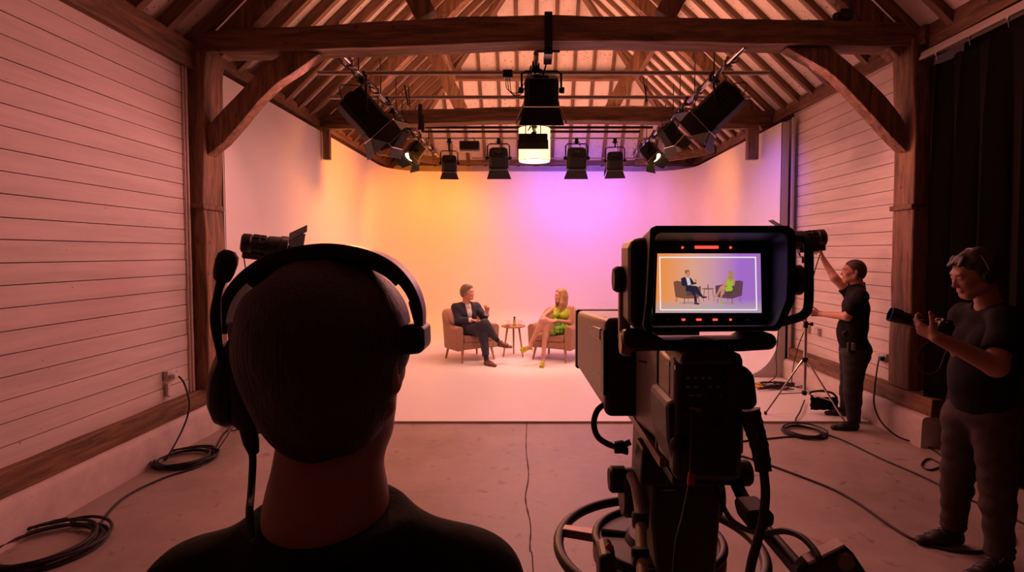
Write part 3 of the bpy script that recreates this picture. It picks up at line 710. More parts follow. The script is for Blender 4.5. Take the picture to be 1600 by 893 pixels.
# ---------------------------------------------------------------- theatrical lights
def fresnel(name, pos, aim, s, label, hang, grp=None, doors=(1, 1, 1, 1), lit=None, body='fixture', open_=38, up=(0, 0, 1), L=.34, W=.26, H=.30):
    """box bodied fresnel: pos = centre of housing, aim = direction, hang = point on the pipe"""
    pos = V(pos); root = thing(name, pos-V((0, 0, H*s*.5)), label, 'stage light', grp)
    T = frame(pos, aim, up); h = MB(); h.T = T; w, l, hh = W*s, L*s, H*s
    # faceted housing cross-section, stepped towards the back
    def ring(y, kx, kz): 
        a, b = w/2*kx, hh/2*kz; c = .28
        return [(-a, y, -b*(1-c)), (-a*(1-c), y, -b), (a*(1-c), y, -b), (a, y, -b*(1-c)), (a, y, b*(1-c)), (a*(1-c), y, b), (-a*(1-c), y, b), (-a, y, b*(1-c))]
    rs = [ring(-l/2, .9, .9), ring(-l*.46, .97, .97), ring(-l*.2, 1, 1), ring(l*.34, 1, 1), ring(l*.36, 1.06, 1.06), ring(l*.5, 1.06, 1.06)]
    vs = [p for r_ in rs for p in r_]; n = 8
    fs = [(i*n+q, i*n+(q+1) % n, (i+1)*n+(q+1) % n, (i+1)*n+q) for i in range(len(rs)-1) for q in range(n)]+[tuple(range(n-1, -1, -1))]
    h.add(vs, fs); h.build('housing', body, root, angle=25, bevel=.004*s)
    for sx in (-1, 1, 0):
        v = MB(); v.T = T
        for i in range(6):
            if sx: v.box((sx*w*.505, -l*.32+i*l*.10, 0), (.006*s, l*.035, hh*.55))
            else: v.box((0, -l*.32+i*l*.10, hh*.505), (w*.5, l*.035, .006*s))
        if sx: v.box((sx*w*.503, -l*.07, 0), (.004*s, l*.52, .01*s))
        else: v.box((0, -l*.07, hh*.503), (.01*s, l*.52, .004*s))
        v.build('vent_louvre', 'blackm', root, smooth=False)
    v = MB(); v.T = T; v.box((0, -l*.52, 0), (w*.4, .02*s, hh*.35)); v.build('rear_cap', 'blackm', root, smooth=False)
    g = MB(); g.T = T; g.lathe([(w*.46, l*.47), (w*.40, l*.49), (w*.25, l*.52), (.0, l*.53)], (0, 0, 0), (0, 1, 0), 24)
    g.build('lens', lit or 'lens', root)
    g = MB(); g.T = T
    e = [(-w*.53, -hh*.53), (w*.53, -hh*.53), (w*.53, hh*.53), (-w*.53, hh*.53)]
    for i in range(4):
        (xa, za), (xb, zb) = e[i], e[(i+1) % 4]; g.tube([(xa, l*.505, za), (xb, l*.505, zb)], .008*s, 6)
    g.build('door_frame', 'chrome', root)
    for i, on in enumerate(doors):
        if not on: continue
        d = MB(); d.T = T; a = math.radians(open_ + (i % 2)*8); y0 = l*.51; ln = (.17 if i % 2 == 0 else .19)*s
        ox, oz = [(0, 1), (1, 0), (0, -1), (-1, 0)][i]
        hw = (w if ox == 0 else hh)*.5
        tx, tz = oz, -ox                                            # along the hinge
        bx, bz = ox*(w*.53), oz*(hh*.53)
        o2 = (bx+ox*math.sin(a)*ln, y0+math.cos(a)*ln, bz+oz*math.sin(a)*ln)
        k = 1.35 if i % 2 == 0 else .62
        q = [V((bx-tx*hw, y0, bz-tz*hw)), V((bx+tx*hw, y0, bz+tz*hw)), V((o2[0]+tx*hw*k, o2[1], o2[2]+tz*hw*k)), V((o2[0]-tx*hw*k, o2[1], o2[2]-tz*hw*k))]
        nn = (q[1]-q[0]).cross(q[2]-q[1]).normalized()*.004*s
        d.hexa([q[0]-nn, q[1]-nn, q[1]+nn, q[0]+nn, q[3]-nn, q[2]-nn, q[2]+nn, q[3]+nn]); d.build('barn_door', 'blackm', root, smooth=False)
    # yoke: from both sides of the body to the clamp
    r_, f, u = basis(aim, up); hg = V(hang)
    side = r_*(w*.5+.03*s); dd = (hg-pos); dl = dd.length; dn = dd.normalized(); dn = (dn-r_*dn.dot(r_)).normalized()
    rise = min(dl*.8, hh*.5+.13*s)
    y = MB(); top = pos+dn*rise
    y.tube([pos+side, pos+side+dn*rise*.86, pos+side*.8+dn*rise, pos-side*.8+dn*rise, pos-side+dn*rise*.86, pos-side], .011*s, 8, ref=f); y.build('yoke', 'blackm', root)
    for q in (1, -1): MB().lathe([(.022*s, -.02*s), (.03*s, 0), (.03*s, .03*s)], pos+side*q, side*q, 10).build('tilt_knob', 'blackm', root)
    if (hg-top).length > .02:
        MB().tube([top, hg], .013, 8).build('drop_rod', 'blackm', root)
    c = MB(); c.box(hg-V((0, 0, .01)), (.06, .05, .09)); c.tube([hg+V((-.06, 0, -.03)), hg+V((.06, 0, -.03))], .01, 6); c.build('hook_clamp', 'blackm', root, smooth=False, bevel=.005)
    b = pos-f*(l*.5)+V((0, 0, -hh*.1))
    MB().tube(smooth_path([b, b-f*.06*s+V((0, 0, -.08*s)), b-f*.10*s+r_*.05+V((0, 0, .05)), hg+V((.05, .03, -.08)), hg], 6), .006, 6).build('power_cable', 'rubber', root)
    return root
EX = P(568, 172, 6.15)
fresnel('fresnel_light', P(568, 178, 6.3), (.62, .35, -.72), 1.12, 'big black light with silver edged barn doors, nearest on the left pipe', V((-1.94, 6.3, 3.79)), L=.44, open_=34)
fresnel('fresnel_light', P(620, 211, 7.7), (-.60, .30, -.72), .78, 'second light along the left pipe, small black body with a pale barn door', V((-1.94, 7.7, 3.79)), open_=25)
fresnel('fresnel_light', P(648, 237, 8.6), (-.45, -.42, -.78), .78, 'third light along the left pipe, glowing warm between its doors', V((-1.94, 8.7, 3.79)), lit='lamp_warm', open_=30)
fresnel('fresnel_light', P(1124, 168, 6.3), (-.62, .35, -.62), 1.12, 'big black light with open barn doors, nearest on the right pipe', V((2.10, 6.3, 3.79)), L=.44, open_=34)
fresnel('fresnel_light', P(1046, 209, 7.7), (.60, .30, -.72), .78, 'second light along the right pipe, tilted small black body', V((2.10, 7.7, 3.79)), open_=25)
fresnel('fresnel_light', P(1017, 238, 8.6), (.45, -.42, -.78), .78, 'third light along the right pipe, glowing warm beside its door', V((2.10, 8.7, 3.79)), lit='lamp_warm', open_=30)
fresnel('fresnel_light', P(846, 141, 5.95), (0, .42, -.90), 1.12, 'largest square black light hanging in the middle under the near tie beam', V((.06, 5.95, 3.80)), open_=16, H=.29, W=.32, L=.25, up=(0, 0, 1))
ry = 9.75
for px, w, s, lb, am in ((702, 255, .86, 'leftmost light of the row above the backdrop', (-.1, .75, -.66)), (779, 247, 1.12, 'light of the row above the backdrop, just left of the glowing drum shade', (0, .75, -.66)),
                 (901, 247, 1.12, 'light of the row above the backdrop, just right of the glowing drum shade', (0, .75, -.66)), (961, 251, .95, 'rightmost light of the row above the backdrop', (.12, .75, -.66))):
    p = P(px, w, ry)
    fresnel('fresnel_light', p, am, s, lb, V((p.x, 9.77, P(px, 219, 9.77).z)), grp='row of lights above the backdrop', doors=(0, 0, 1, 0) if s > 1 else (0, 0, 1, 1 if px > 900 else 0), open_=8, H=.25, W=.29, L=.25)
# softlight panel
p = P(734, 228, 9.6); r = thing('softlight_panel', p, 'flat black softlight panel hanging between the two left lights of the row', 'stage light')
MB().box(p, (.34, .17, .15)).build('housing', 'black', r, bevel=.01)
MB().box(p+V((0, 0, -.088)), (.32, .14, .03)).build('diffuser', 'grey', r, bevel=.004)
mb = MB(); hp = V((p.x, 9.75, P(734, 216, 9.75).z)); mb.tube([p+V((-.1, 0, .07)), p+V((-.06, 0, .15)), hp, ], .007, 6); mb.tube([p+V((.1, 0, .07)), p+V((.06, 0, .15)), hp], .007, 6); mb.build('bracket', 'blackm', r)
# glowing drum shade pendant
p = P(835, 229, 9.3); r = thing('drum_pendant', p+V((0, 0, -.3)), 'glowing cream pleated drum lampshade hanging above the set', 'pendant lamp')
mb = MB(); R0, nP = .262, 160; h0, h1 = P(835, 252, 9.3).z, P(835, 201, 9.3).z
vs = []; fs = []
for i in range(nP):
    a = 2*PI*i/nP; rr = R0+(.004 if i % 2 else -.002)
    vs += [(p.x+rr*math.cos(a), p.y+rr*math.sin(a), h0), (p.x+rr*math.cos(a), p.y+rr*math.sin(a), h1)]
for i in range(nP): q = (i+1) % nP; fs.append((i*2, q*2, q*2+1, i*2+1))
mb.add(vs, fs); mb.build('lamp_shade', mat('lit_pleated_shade', (.8, .7, .5), r=.8, emit=(1, .70, .34), es=1.5), r, fixn=False)
for h in (h0, h1): MB().tube([(p.x+R0*math.cos(2*PI*i/40), p.y+R0*math.sin(2*PI*i/40), h) for i in range(40)], .006, 6, closed=True).build('shade_rim', 'brass', r)
MB().lathe([(R0*.97, 0), (R0*.97, .012)], (p.x, p.y, h0+.015), n=48).build('diffuser', 'lamp_white', r)
mb = MB()
for a in (0, 2.1, 4.2): mb.tube([(p.x+R0*math.cos(a), p.y+R0*math.sin(a), h1), (p.x, p.y, h1+.12)], .004, 6)
mb.tube([(p.x, p.y, h1+.12), (p.x, p.y, 3.9)], .008, 6); mb.build('suspension', 'blackm', r)
# black flood light in front of the drum
p = P(833, 218, 8.75); r = thing('flood_light', p, 'black bar flood light with a white glowing lower door in front of the drum shade', 'stage light')
MB().box(p+V((0, 0, .02)), (.46, .14, .13)).build('housing', 'rubber', r, bevel=.015)
mb = MB(); a = p+V((-.24, -.06, -.02)); mb.hexa([a+V((0, -.10, -.16)), a+V((.48, -.10, -.16)), a+V((.48, -.09, -.15)), a+V((0, -.09, -.15)), a, a+V((.48, 0, 0)), a+V((.48, .01, .01)), a+V((0, .01, .01))]); mb.build('barn_door', 'rubber', r, smooth=False)
MB().box(p+V((.0, .02, -.075)), (.42, .12, .02)).build('diffuser', 'lamp_white', r)
mb = MB(); mb.tube([p+V((-.12, 0, .08)), p+V((-.12, 0, .3))], .008, 6); mb.tube([p+V((.12, 0, .08)), p+V((.12, 0, .3))], .008, 6); mb.tube([p+V((-.2, 0, .3)), p+V((.2, 0, .3))], .014, 8); mb.build('bracket', 'blackm', r)
MB().lathe([(.035, -.03), (.045, 0), (.03, .03)], p+V((.01, -.09, .07)), (0, 1, 0), 12).build('tilt_knob', 'blackm', r)
# junction box with loose leads on the grid
c = P(793.5, 116, 6.2); r = thing('junction_box', c, 'small black junction box on the near cross pipe with looped leads', 'electrical box')
MB().box(c, (.11, .08, .09)).build('box', 'black', r, bevel=.01)
for i in range(3):
    MB().tube(smooth_path([c+V((-.02+.02*i, 0, -.04)), c+V((-.01+.03*i, 0, -.16-.03*i)), c+V((.10+.04*i, .02, -.20-.02*i)), c+V((.20+.03*i, .05, -.05+.02*i)), c+V((.26, .06, .12))], 7), .005, 6).build('lead', 'rubber', r)
for px, y0, y1, lb in ((632, 133, 165, 'left'), (1005, 122, 158, 'right')):
    mb = MB(); q = P(px, y0, 7.3); q2 = P(px+6, y1, 7.3); mb.tube([q, q2], .010, 6); mb.tube([q+V((.05, 0, 0)), q2+V((.0, .1, 0))], .007, 6)
    single('cable_dropper', mb, 'rubber', q2, 'thin dark cable droppers hanging near the %s roof strut' % lb, 'cable')
# ---------------------------------------------------------------- lights on stands
def led_head(name, pos, aim, label, hang, s=1.0, up=(0, 0, 1)):
    pos = V(pos); root = thing(name, pos, label, 'stage light'); T = frame(pos, aim, up)
    h = MB(); h.T = T; h.lathe([(.0, -.2*s), (.06*s, -.2*s), (.082*s, -.185*s), (.085*s, -.13*s), (.078*s, -.12*s), (.078*s, .0), (.088*s, .01*s), (.095*s, .10*s), (.105*s, .11*s), (.105*s, .16*s), (.09*s, .165*s)], (0, 0, 0), (0, 1, 0), 28); h.build('housing', 'black', root, angle=30)
    b = MB(); b.T = T; b.box((0, -.06*s, -.095*s), (.10*s, .24*s, .06*s)); b.build('ballast', 'black', root, bevel=.012)
    f = MB(); f.T = T
    for i in range(10): a = 2*PI*i/10; f.box((.083*s*math.cos(a), -.06*s, .083*s*math.sin(a)), (.008*s, .10*s, .008*s))
    f.tube([(.083*s*math.cos(i*PI/10), -.06*s, .083*s*math.sin(i*PI/10)) for i in range(20)], .005*s, 6, closed=True); f.build('cooling_fins', 'blackm', root, smooth=False)
    g = MB(); g.T = T
    for i in range(9):
        if i in (2, 6): continue
        a0 = 2*PI*i/9; g.tube([(.096*s*math.cos(a0+j*.1), .155*s, .096*s*math.sin(a0+j*.1)) for j in range(6)], .006*s, 6)
    g.build('status_ring', 'led_blue', root)
    g = MB(); g.T = T; g.lathe([(.09*s, .155*s), (.06*s, .17*s), (0, .175*s)], (0, 0, 0), (0, 1, 0), 24); g.build('lens', 'lens', root)
    for (ox, oz) in ((0, 1), (1, 0), (-1, 0), (0, -1)):
        d = MB(); d.T = T; a = math.radians(40); ln = .17*s; hw = .085*s; tx, tz = oz, -ox
        b0 = V((ox*.11*s, .165*s, oz*.11*s)); b1 = b0+V((ox*math.sin(a)*ln, math.cos(a)*ln, oz*math.sin(a)*ln)); t = V((tx, 0, tz))
        q = [b0-t*hw, b0+t*hw, b1+t*hw*.8, b1-t*hw*.8]; nn = (q[1]-q[0]).cross(q[2]-q[1]).normalized()*.003
        d.hexa([q[0]-nn, q[1]-nn, q[1]+nn, q[0]+nn, q[3]-nn, q[2]-nn, q[2]+nn, q[3]+nn]); d.build('barn_door', 'blackm', root, smooth=False)
    r_, f_, u = basis(aim); hg = V(hang); y = MB(); side = r_*.115*s
    y.tube([pos+side, pos+side+V((0, 0, -.14*s)), pos+side*.7+V((0, 0, -.17*s)), pos-side*.7+V((0, 0, -.17*s)), pos-side+V((0, 0, -.14*s)), pos-side], .010*s, 8, ref=f_); y.tube([pos+V((0, 0, -.17*s)), pos+V((0, 0, -.23*s))], .016*s, 8); y.build('yoke', 'blackm', root)
    for q in (1, -1): MB().lathe([(.02*s, -.01), (.028*s, 0), (.028*s, .03*s)], pos+side*q, side*q, 10).build('tilt_knob', 'blackm', root)
    c = pos-V(aim).normalized()*.17*s+V((0, 0, -.08*s)); c2 = V((hang[0], hang[1], pos.z-.9)); 
    MB().tube(smooth_path([c, c+V((-.01, 0, -.06)), c*.7+c2*.3+V((-.03, 0, -.08)), c2], 8), .006, 6).build('power_cable', 'rubber', root)
    return root
def light_stand(base, top_z, feet, label, hub=.62, low=.26):
    base = V(base); root = thing('light_stand', base, label, 'tripod stand')
    B = lambda z: V((base.x, base.y, z))
    MB().tube([B(low-.03), B(1.0)], .018, 12).build('lower_tube', 'chrome', root)
    MB().tube([B(.98), B(1.05)], .024, 12).build('collar', 'blackm', root)
    MB().tube([B(1.0), B(top_z)], .013, 12).build('riser_tube', 'chrome', root)
    mb = MB(); mb.lathe([(.012, 0), (.012, .03), (.022, .035), (.022, .055)], B(1.02)+V((.02, 0, 0)), (1, 0, 0), 10); mb.build('clamp_knob', 'blackm', root)
    MB().lathe([(.03, -.02), (.035, 0), (.03, .03)], B(hub), n=14).build('hub', 'blackm', root)
    MB().lathe([(.026, -.02), (.028, 0), (.024, .02)], B(low), n=14).build('hub', 'blackm', root)
    for f in feet:
        f = V(f); l = MB(); t = B(hub)+(f-base).normalized()*.03; l.tube([t, f+V((0, 0, .012))], .0105, 8); lg = l.build('leg', 'chrome', root)
        m_ = t.lerp(f, .62); MB().tube([B(low), m_], .006, 6).build('brace', 'steel', root)
        MB().lathe([(.014, .0), (.016, .012), (.012, .035)], f, n=10).build('rubber_foot', 'rubber', lg)
    return root
lb = G(424, 682); fl_ = [G(338, 707), lb+V((.52, .30, 0)), lb+V((-.05, .62, 0))]
light_stand(lb, P(424, 404, lb.y).z, fl_, 'silver tripod stand mostly hidden behind the headset operator, carrying the left studio light')
led_head('studio_light', P(417, 384, lb.y), (.92, .42, -.14), 'black round studio light with a blue ring and two open doors, left, above the operator', P(424, 404, lb.y), s=1.12, up=(-.1, -.5, .9))
sb = V((3.02, 5.95, .0)); sb.x = P(1257, 600, 5.95).x; sb.z = .022
ft = [G(1196, 647, .022), sb+V((.50, .28, 0)), sb+V((.22, -.45, 0))]
light_stand(sb, P(1257, 396, sb.y).z, ft, 'silver tripod light stand in front of the black shirted technician')
led_head('studio_light', P(1256, 374, sb.y), (-1, .12, -.10), 'black studio light on the right stand, steadied by the technician', P(1257, 396, sb.y), s=1.12)
# sandbag hanging on the stand leg
p = G(1288, 640, .03); p.y = 6.0; c = P(1288, 630, 5.98)
mb = MB(); n = 14; vs = []
for i in range(n+1):
    for q in range(7):
        u, w = i/n-.5, q/6-.5; b = .035*math.sqrt(max(0, 1-(2*u)**4))*math.sqrt(max(0.05, 1-(2*w)**4))
        vs.append((c.x+u*.31+.006*math.sin(q*2), c.y-b, c.z+w*.14+.003*math.sin(i*1.7)))
for i in range(n+1):
    for q in range(7):
        u, w = i/n-.5, q/6-.5; b = .035*math.sqrt(max(0, 1-(2*u)**4))*math.sqrt(max(0.05, 1-(2*w)**4))
        vs.append((c.x+u*.31+.006*math.sin(q*2), c.y+b, c.z+w*.14+.003*math.sin(i*1.7)))
o_ = (n+1)*7
fs = [(i*7+q, (i+1)*7+q, (i+1)*7+q+1, i*7+q+1) for i in range(n) for q in range(6)]+[(o_+i*7+q, o_+i*7+q+1, o_+(i+1)*7+q+1, o_+(i+1)*7+q) for i in range(n) for q in range(6)]
fs += [(i*7, o_+i*7, o_+(i+1)*7, (i+1)*7) for i in range(n)]+[(i*7+6, (i+1)*7+6, o_+(i+1)*7+6, o_+i*7+6) for i in range(n)]
fs += [(q, q+1, o_+q+1, o_+q) for q in range(6)]+[(n*7+q, o_+n*7+q, o_+n*7+q+1, n*7+q+1) for q in range(6)]
mb.add(vs, fs)
sbag = thing('sandbag', (c.x, c.y, c.z-.08), 'black sandbag at the foot of the right light stand', 'sandbag')
mb.build('bag', 'tshirt', sbag)
mb = MB(); mb.tube(smooth_path([(c.x-.12, c.y, c.z+.06), (c.x-.16, c.y, c.z+.12), (c.x-.06, c.y, c.z+.14), (c.x+.08, c.y, c.z+.12), (c.x+.14, c.y, c.z+.06)], 5), .012, 6); mb.build('strap', 'rubber', sbag)
# ---------------------------------------------------------------- cables on the floor
def cable(name, pts, r, label, n=8, m='rubber', cat='cable'):
    pts = smooth_path(pts, n); mb = MB(); mb.tube(pts, r, 8)
    b = min(pts, key=lambda p: p.z); return single(name, mb, m, (b.x, b.y, max(0, b.z-r)), label, cat)
def coil(px, py, rx, turns, r, label, seed, sq=1.0, tail=None):
    c = G(px, py); R0 = rx*c.y/FP; pts = []; rnd = random.Random(seed)
    for i in range(turns*18):
        a = 2*PI*i/18+seed; t = i//18
        rr = R0*(1-.07*(t % 4)+.035*math.sin(a*1.3+t)) ; pts.append(V((c.x+rr*math.cos(a)+.015*math.sin(t*2.1), c.y+rr*sq*math.sin(a)+.015*math.cos(t*1.7), r+.0+r*1.25*(t*.75)+.004*math.sin(a*3+t))))
    if tail: pts += [V(q) for q in tail]
    return cable('cable_coil', pts, r, label, 2, cat='cable')
rr = .009
def g(px, py, r=.008):
    q = G(px, py); return q+V((0, 0, r+(.024 if q.y > 5.66 else 0)))
coil(288, 720, 43, 6, .009, 'coil of black cable on the concrete below the left wall socket', 1)
coil(70, 858, 78, 6, .010, 'large coil of black cable in the bottom left corner', 2)
cable('cable', [g(128, 868), g(150, 840), g(160, 815), g(195, 778), g(255, 748), g(315, 728), g(334, 706), g(352, 676), g(384, 658), G(425, 655, .02)+V((0, 0, .01))], .009, 'black cable running over the concrete from the bottom left coil to the backdrop')
cable('cable', [(XL+.09, 4.91, .68), (XL+.13, 4.93, .6), (XL+.20, 4.88, .42), (XL+.22, 4.75, .25), (XL+.24, 4.5, .08), g(258, 716)], .008, 'black lead curving down from the left wall socket to the coil')
cable('cable', [g(352, 676), g(380, 670), g(400, 668), g(440, 672)], .006, 'thin black lead near the foot of the left light stand')
coil(1256, 677, 32, 5, .008, 'coil of black cable on the concrete before the technician', 3)
cable('cable', [G(1257, 625, .05)+V((0, 0, 0)), g(1250, 650, .03), g(1243, 662), g(1256, 668), g(1275, 672), g(1285, 677), g(1320, 690), g(1378, 718), g(1440, 745), g(1500, 775), g(1560, 800), g(1620, 830)], .008, 'long black cable from the tripod stand past the coil and behind the photographer')
cable('cable', [g(1160, 690), g(1200, 686), g(1235, 683), g(1262, 685), g(1280, 683)], .008, 'short black cable leading left from the coil behind the studio camera')
cable('cable', [g(1110, 715), g(1150, 712), g(1198, 726), g(1250, 745), g(1300, 765), g(1340, 787), g(1390, 822), g(1430, 845), g(1490, 862), g(1545, 862), g(1582, 848), g(1575, 830)], .010, 'thick black cable sweeping over the concrete to the photographer')
cable('cable', [(XR-.07, 5.71, .69), (XR-.12, 5.66, .60), P(1367, 605, 5.45), P(1366, 633, 5.35), P(1378, 660, 5.25), P(1402, 681, 5.15), g(1432, 693), g(1455, 702), g(1478, 722), g(1455, 735), g(1440, 728), g(1455, 718), g(1500, 745)], .008, 'black lead dropping from the right wall socket and looping by the curtain')
cable('cable', [(XR-.05, 7.33, .75), (XR-.14, 7.3, .55), (XR-.25, 7.2, .3), (XR-.35, 7.0, .08), g(1265, 606, .03), g(1250, 612, .03), g(1228, 603, .03)], .007, 'thin lead hanging from the grey socket behind the tripod stand')
cable('cable', [(3.43, 7.5, .8), (3.40, 7.5, .4), (3.36, 7.4, .12), (3.15, 7.25, .035), (3.25, 7.0, .035), (3.4, 7.1, .035)], .006, 'thin cable down the backdrop end to the power strip')
rnd = random.Random(5); pts = []
for i in range(26): pts.append(V((3.22+.22*math.cos(i*1.9)+.1*rnd.uniform(-1, 1), 7.15+.2*math.sin(i*1.3), .035+.015*rnd.random())))
cable('cable_tangle', pts, .006, 'tangle of thin black leads around the power strips', 5)
for (px, py, lb, ang) in ((1208, 603, 'long black power strip on the white floor', .3), (1225, 599, 'shorter black power strip behind the other on the white floor', -.4)):
    c = G(px, py, .045); r = thing('power_strip', (c.x, c.y, .022), lb, 'power strip'); R = Euler((0, 0, ang)).to_matrix()
    MB().box(c, (.26, .07, .045), R).build('housing', 'black', r, bevel=.008)
    for i in range(3): MB().lathe([(.022, 0), (.022, .004), (.014, .005)], c+R @ V((-.08+.08*i, 0, .022)), n=12).build('outlet', 'grey', r)
c = G(1189, 602, .03); mb = MB(); mb.box((c.x, c.y, .032), (.24, .22, .018)); single('yellow_case', mb, 'yellow_paint', (c.x, c.y, .022), 'flat yellow tray lying on the white floor behind the studio camera', 'tray', bevel=.01)
# ================================================================ SET FURNITURE
def armchair(loc, face, label):
    f = V((face[0], face[1], 0)).normalized(); a = math.atan2(f.y, f.x)-(-PI/2)       # local front is -Y
    root = thing('armchair', loc, label, 'armchair', 'pair of tub armchairs on the set'); root.rotation_euler = (0, 0, a)
    def B(mb, name, m='armchair', **kw): return mb.build(name, m, root, world=False, **kw)
    # U shaped shell: plan path from right arm front, round the back, to left arm front
    W, D, r = .325, .30, .22; path = []
    for i in range(9): path.append((W+.015*(1-i/8), -D+(D+.10)*i/8))
    for i in range(1, 12): t = PI/2*i/12; path.append((W-r+r*math.cos(t), .10+r*math.sin(t)))
    for i in range(0, 9): path.append(((W-r)*(1-i/4), .10+r))
    for i in range(1, 12): t = PI/2+PI/2*i/12; path.append((-W+r+r*math.cos(t), .10+r*math.sin(t)))
    for i in range(9): path.append((-W-.015*(i/8), .10-(D+.10)*i/8))
    n = len(path); vs = []; fs = []; th = .055
    for i, (x, y) in enumerate(path):
        a_, b_ = path[max(0, i-1)], path[min(n-1, i+1)]; tx, ty = b_[0]-a_[0], b_[1]-a_[1]; L = math.hypot(tx, ty); nx, ny = ty/L, -tx/L
        s_ = abs(i/(n-1)-.5)*2; k = min(1, max(0, (1-s_-.18)/.42)); k = k*k*(3-2*k); zt = .595+.235*k
        splay = .035*k
        sec = [(1, .20, 0), (1, .42, .012), (1, zt-.05, .02+splay*.6), (.6, zt-.01, .015+splay), (0, zt, splay), (-.6, zt-.01, splay-.01), (-1, zt-.05, splay*.6), (-1, .42, -.005), (-1, .20, 0)]
        for q, z, o in sec: vs.append((x+nx*(q*th+o), y+ny*(q*th+o), z))
    K = 9
    for i in range(n-1):
        for q in range(K): fs.append((i*K+q, i*K+(q+1) % K, (i+1)*K+(q+1) % K, (i+1)*K+q))
    fs += [tuple(range(K)), tuple((n-1)*K+q for q in range(K-1, -1, -1))]
    mb = MB(); mb.add(vs, fs); o = B(mb, 'shell', angle=75, bevel=.012)
    mb = MB(); mb.box((0, -.02, .27), (.56, .58, .12)); B(mb, 'seat_base', bevel=.02)
    mb = MB(); mb.box((0, -.05, .385), (.535, .56, .115)); B(mb, 'seat_cushion', bevel=.035, seg=4)
    mb = MB()
    for x in (-.13, 0, .13):
        for z in (.56, .68): mb.lathe([(.011, 0), (.008, -.006), (0, -.008)], (x, .265+(.03 if z > .6 else .01), z), (0, 1, 0), 8)
    B(mb, 'button')
    for sx, sy in ((-1, -1), (1, -1), (-1, 1), (1, 1)):
        mb = MB(); mb.tube([(sx*.27, -.02+sy*.23, .24), (sx*.305, -.02+sy*.28, .0)], [.024, .014], 12); B(mb, 'leg', 'lightwood')
    return root
chA = G(731, 560, .022); chA.z = .022
ca = armchair((P(733, 500, 9.12).x, 9.12, .022), (.60, -.80), 'tan brown tub armchair under the man in the dark suit')
cb = armchair((P(871, 500, 9.15).x, 9.15, .022), (-.50, -.86), 'tan brown tub armchair under the woman in the green dress')
# side table
tx, ty = P(802, 509, 9.35).x, 9.35
tb = thing('side_table', (tx, ty, .022), 'small round three legged oak side table between the two armchairs', 'table')
zt = P(802, 508, ty).z
MB().lathe([(0, -.03), (.17, -.03), (.208, -.018), (.215, -.004), (.212, 0), (0, 0)], (tx, ty, zt), n=48).build('table_top', wood('oak_top', (.30, .15, .07), (.50, .28, .14), 'x', s=3, bump=.05), tb, angle=30)
for a in (-.62, PI+.62, PI/2):
    d = V((math.cos(a), math.sin(a)*.9, 0)); MB().tube([V((tx, ty, zt-.02))+d*.12, V((tx, ty, .022))+d*.205], [.018, .012], 12).build('leg', 'lightwood', tb)
c = V((P(804, 500, ty).x, ty-.03, zt)); r = thing('bottle', c, 'small dark bottle with a pale yellow label on the side table', 'bottle')
MB().lathe([(.024, 0), (.026, .01), (.026, .095), (.015, .112), (.012, .13)], c, n=20).build('glass_body', mat('bottle_glass', (.22, .20, .05), r=.15), r)
MB().lathe([(.0265, .015), (.0265, .092)], c, n=20).build('label', mat('bottle_label', (.55, .50, .22), r=.6), r)
MB().lathe([(.012, .128), (.020, .135), (.020, .152), (.0, .158)], c, n=16).build('cap', 'black', r)
for px, lb in ((794, 'clear glass tumbler left of the bottle on the side table'), (812, 'clear glass tumbler right of the bottle on the side table')):
    c = V((P(px, 500, ty).x, ty+.03, zt)); mb = MB(); mb.lathe([(0, .001), (.026, .001), (.031, .09), (.0295, .09), (.0245, .008), (0, .008)], c, n=24); single('tumbler', mb, 'glass', c, lb, 'glass', angle=30)
c = V((P(794, 500, ty).x+.0, ty-.10, zt)); mb = MB(); mb.lathe([(.03, 0), (.045, .006), (.048, .012), (.0, .008)], c, n=24); single('coaster', mb, 'leather', c, 'small dark round dish at the front left of the side table', 'dish')
# ================================================================ STUDIO CAMERA ON ITS PEDESTAL
def PX(px, py, x):
    u = px-PX0; return P(px, py, x*FP/u)
def slab(pts, Ya, Yb, k=None):
    """photo outline extruded in depth between two distances (parallel to the hall)"""
    a = [P(px, py, Ya) for px, py in pts]; return MB().prism(a, (0, Yb-Ya, 0))
sc = thing('studio_camera', (.345, 1.4, 1.36), 'large black and grey broadcast studio camera with box lens and lit viewfinder on the pedestal', 'camera')
# box lens: tapering side, rounded rear cover
nb = [P(944, 641, 1.40), P(1084, 641, 1.40), P(1084, 496, 1.40), P(944, 496, 1.40)]
fb = [V((.168, 1.98, P(908, 574, 1.98).z)), V((.45, 1.98, P(908, 574, 1.98).z)), V((.45, 1.98, P(905, 485, 1.98).z)), V((.168, 1.98, P(905, 485, 1.98).z))]
MB().hexa(nb+fb).build('lens_box', 'grey', sc, bevel=.016, seg=3)
MB().hexa([p+V((-.004 if i in (0, 3) else .004, -.05, -.004 if i in (0, 1) else .004)) for i, p in enumerate(nb)]+[p+V((-.004 if i in (0, 3) else .004, -.002, -.004 if i in (0, 1) else .004)) for i, p in enumerate(nb)]).build('rear_cover', 'black', sc, bevel=.018, seg=4)
MB().hexa([fb[i]+V((-.003 if i in (0, 3) else .003, -.004, -.003 if i in (0, 1) else .003)) for i in range(4)]+[fb[i]+V((-.006 if i in (0, 3) else .006, .03, -.006 if i in (0, 1) else .006)) for i in range(4)]).build('lens_hood', 'black', sc, bevel=.008)
xs = .178
def side(pts, x, th, name, m, bevel=.002):
    a = [PX(px, py, x) for px, py in pts]; MB().prism(a, (-th, 0, 0)).build(name, m, sc, smooth=False, bevel=bevel)
side([(914, 503), (940, 513), (940, 532), (914, 519)], .184, .004, 'side_window_frame', 'steel')
side([(915.5, 505.5), (938, 514), (938, 530), (915.5, 517.5)], .1795, .002, 'side_window', 'gloss', 0)
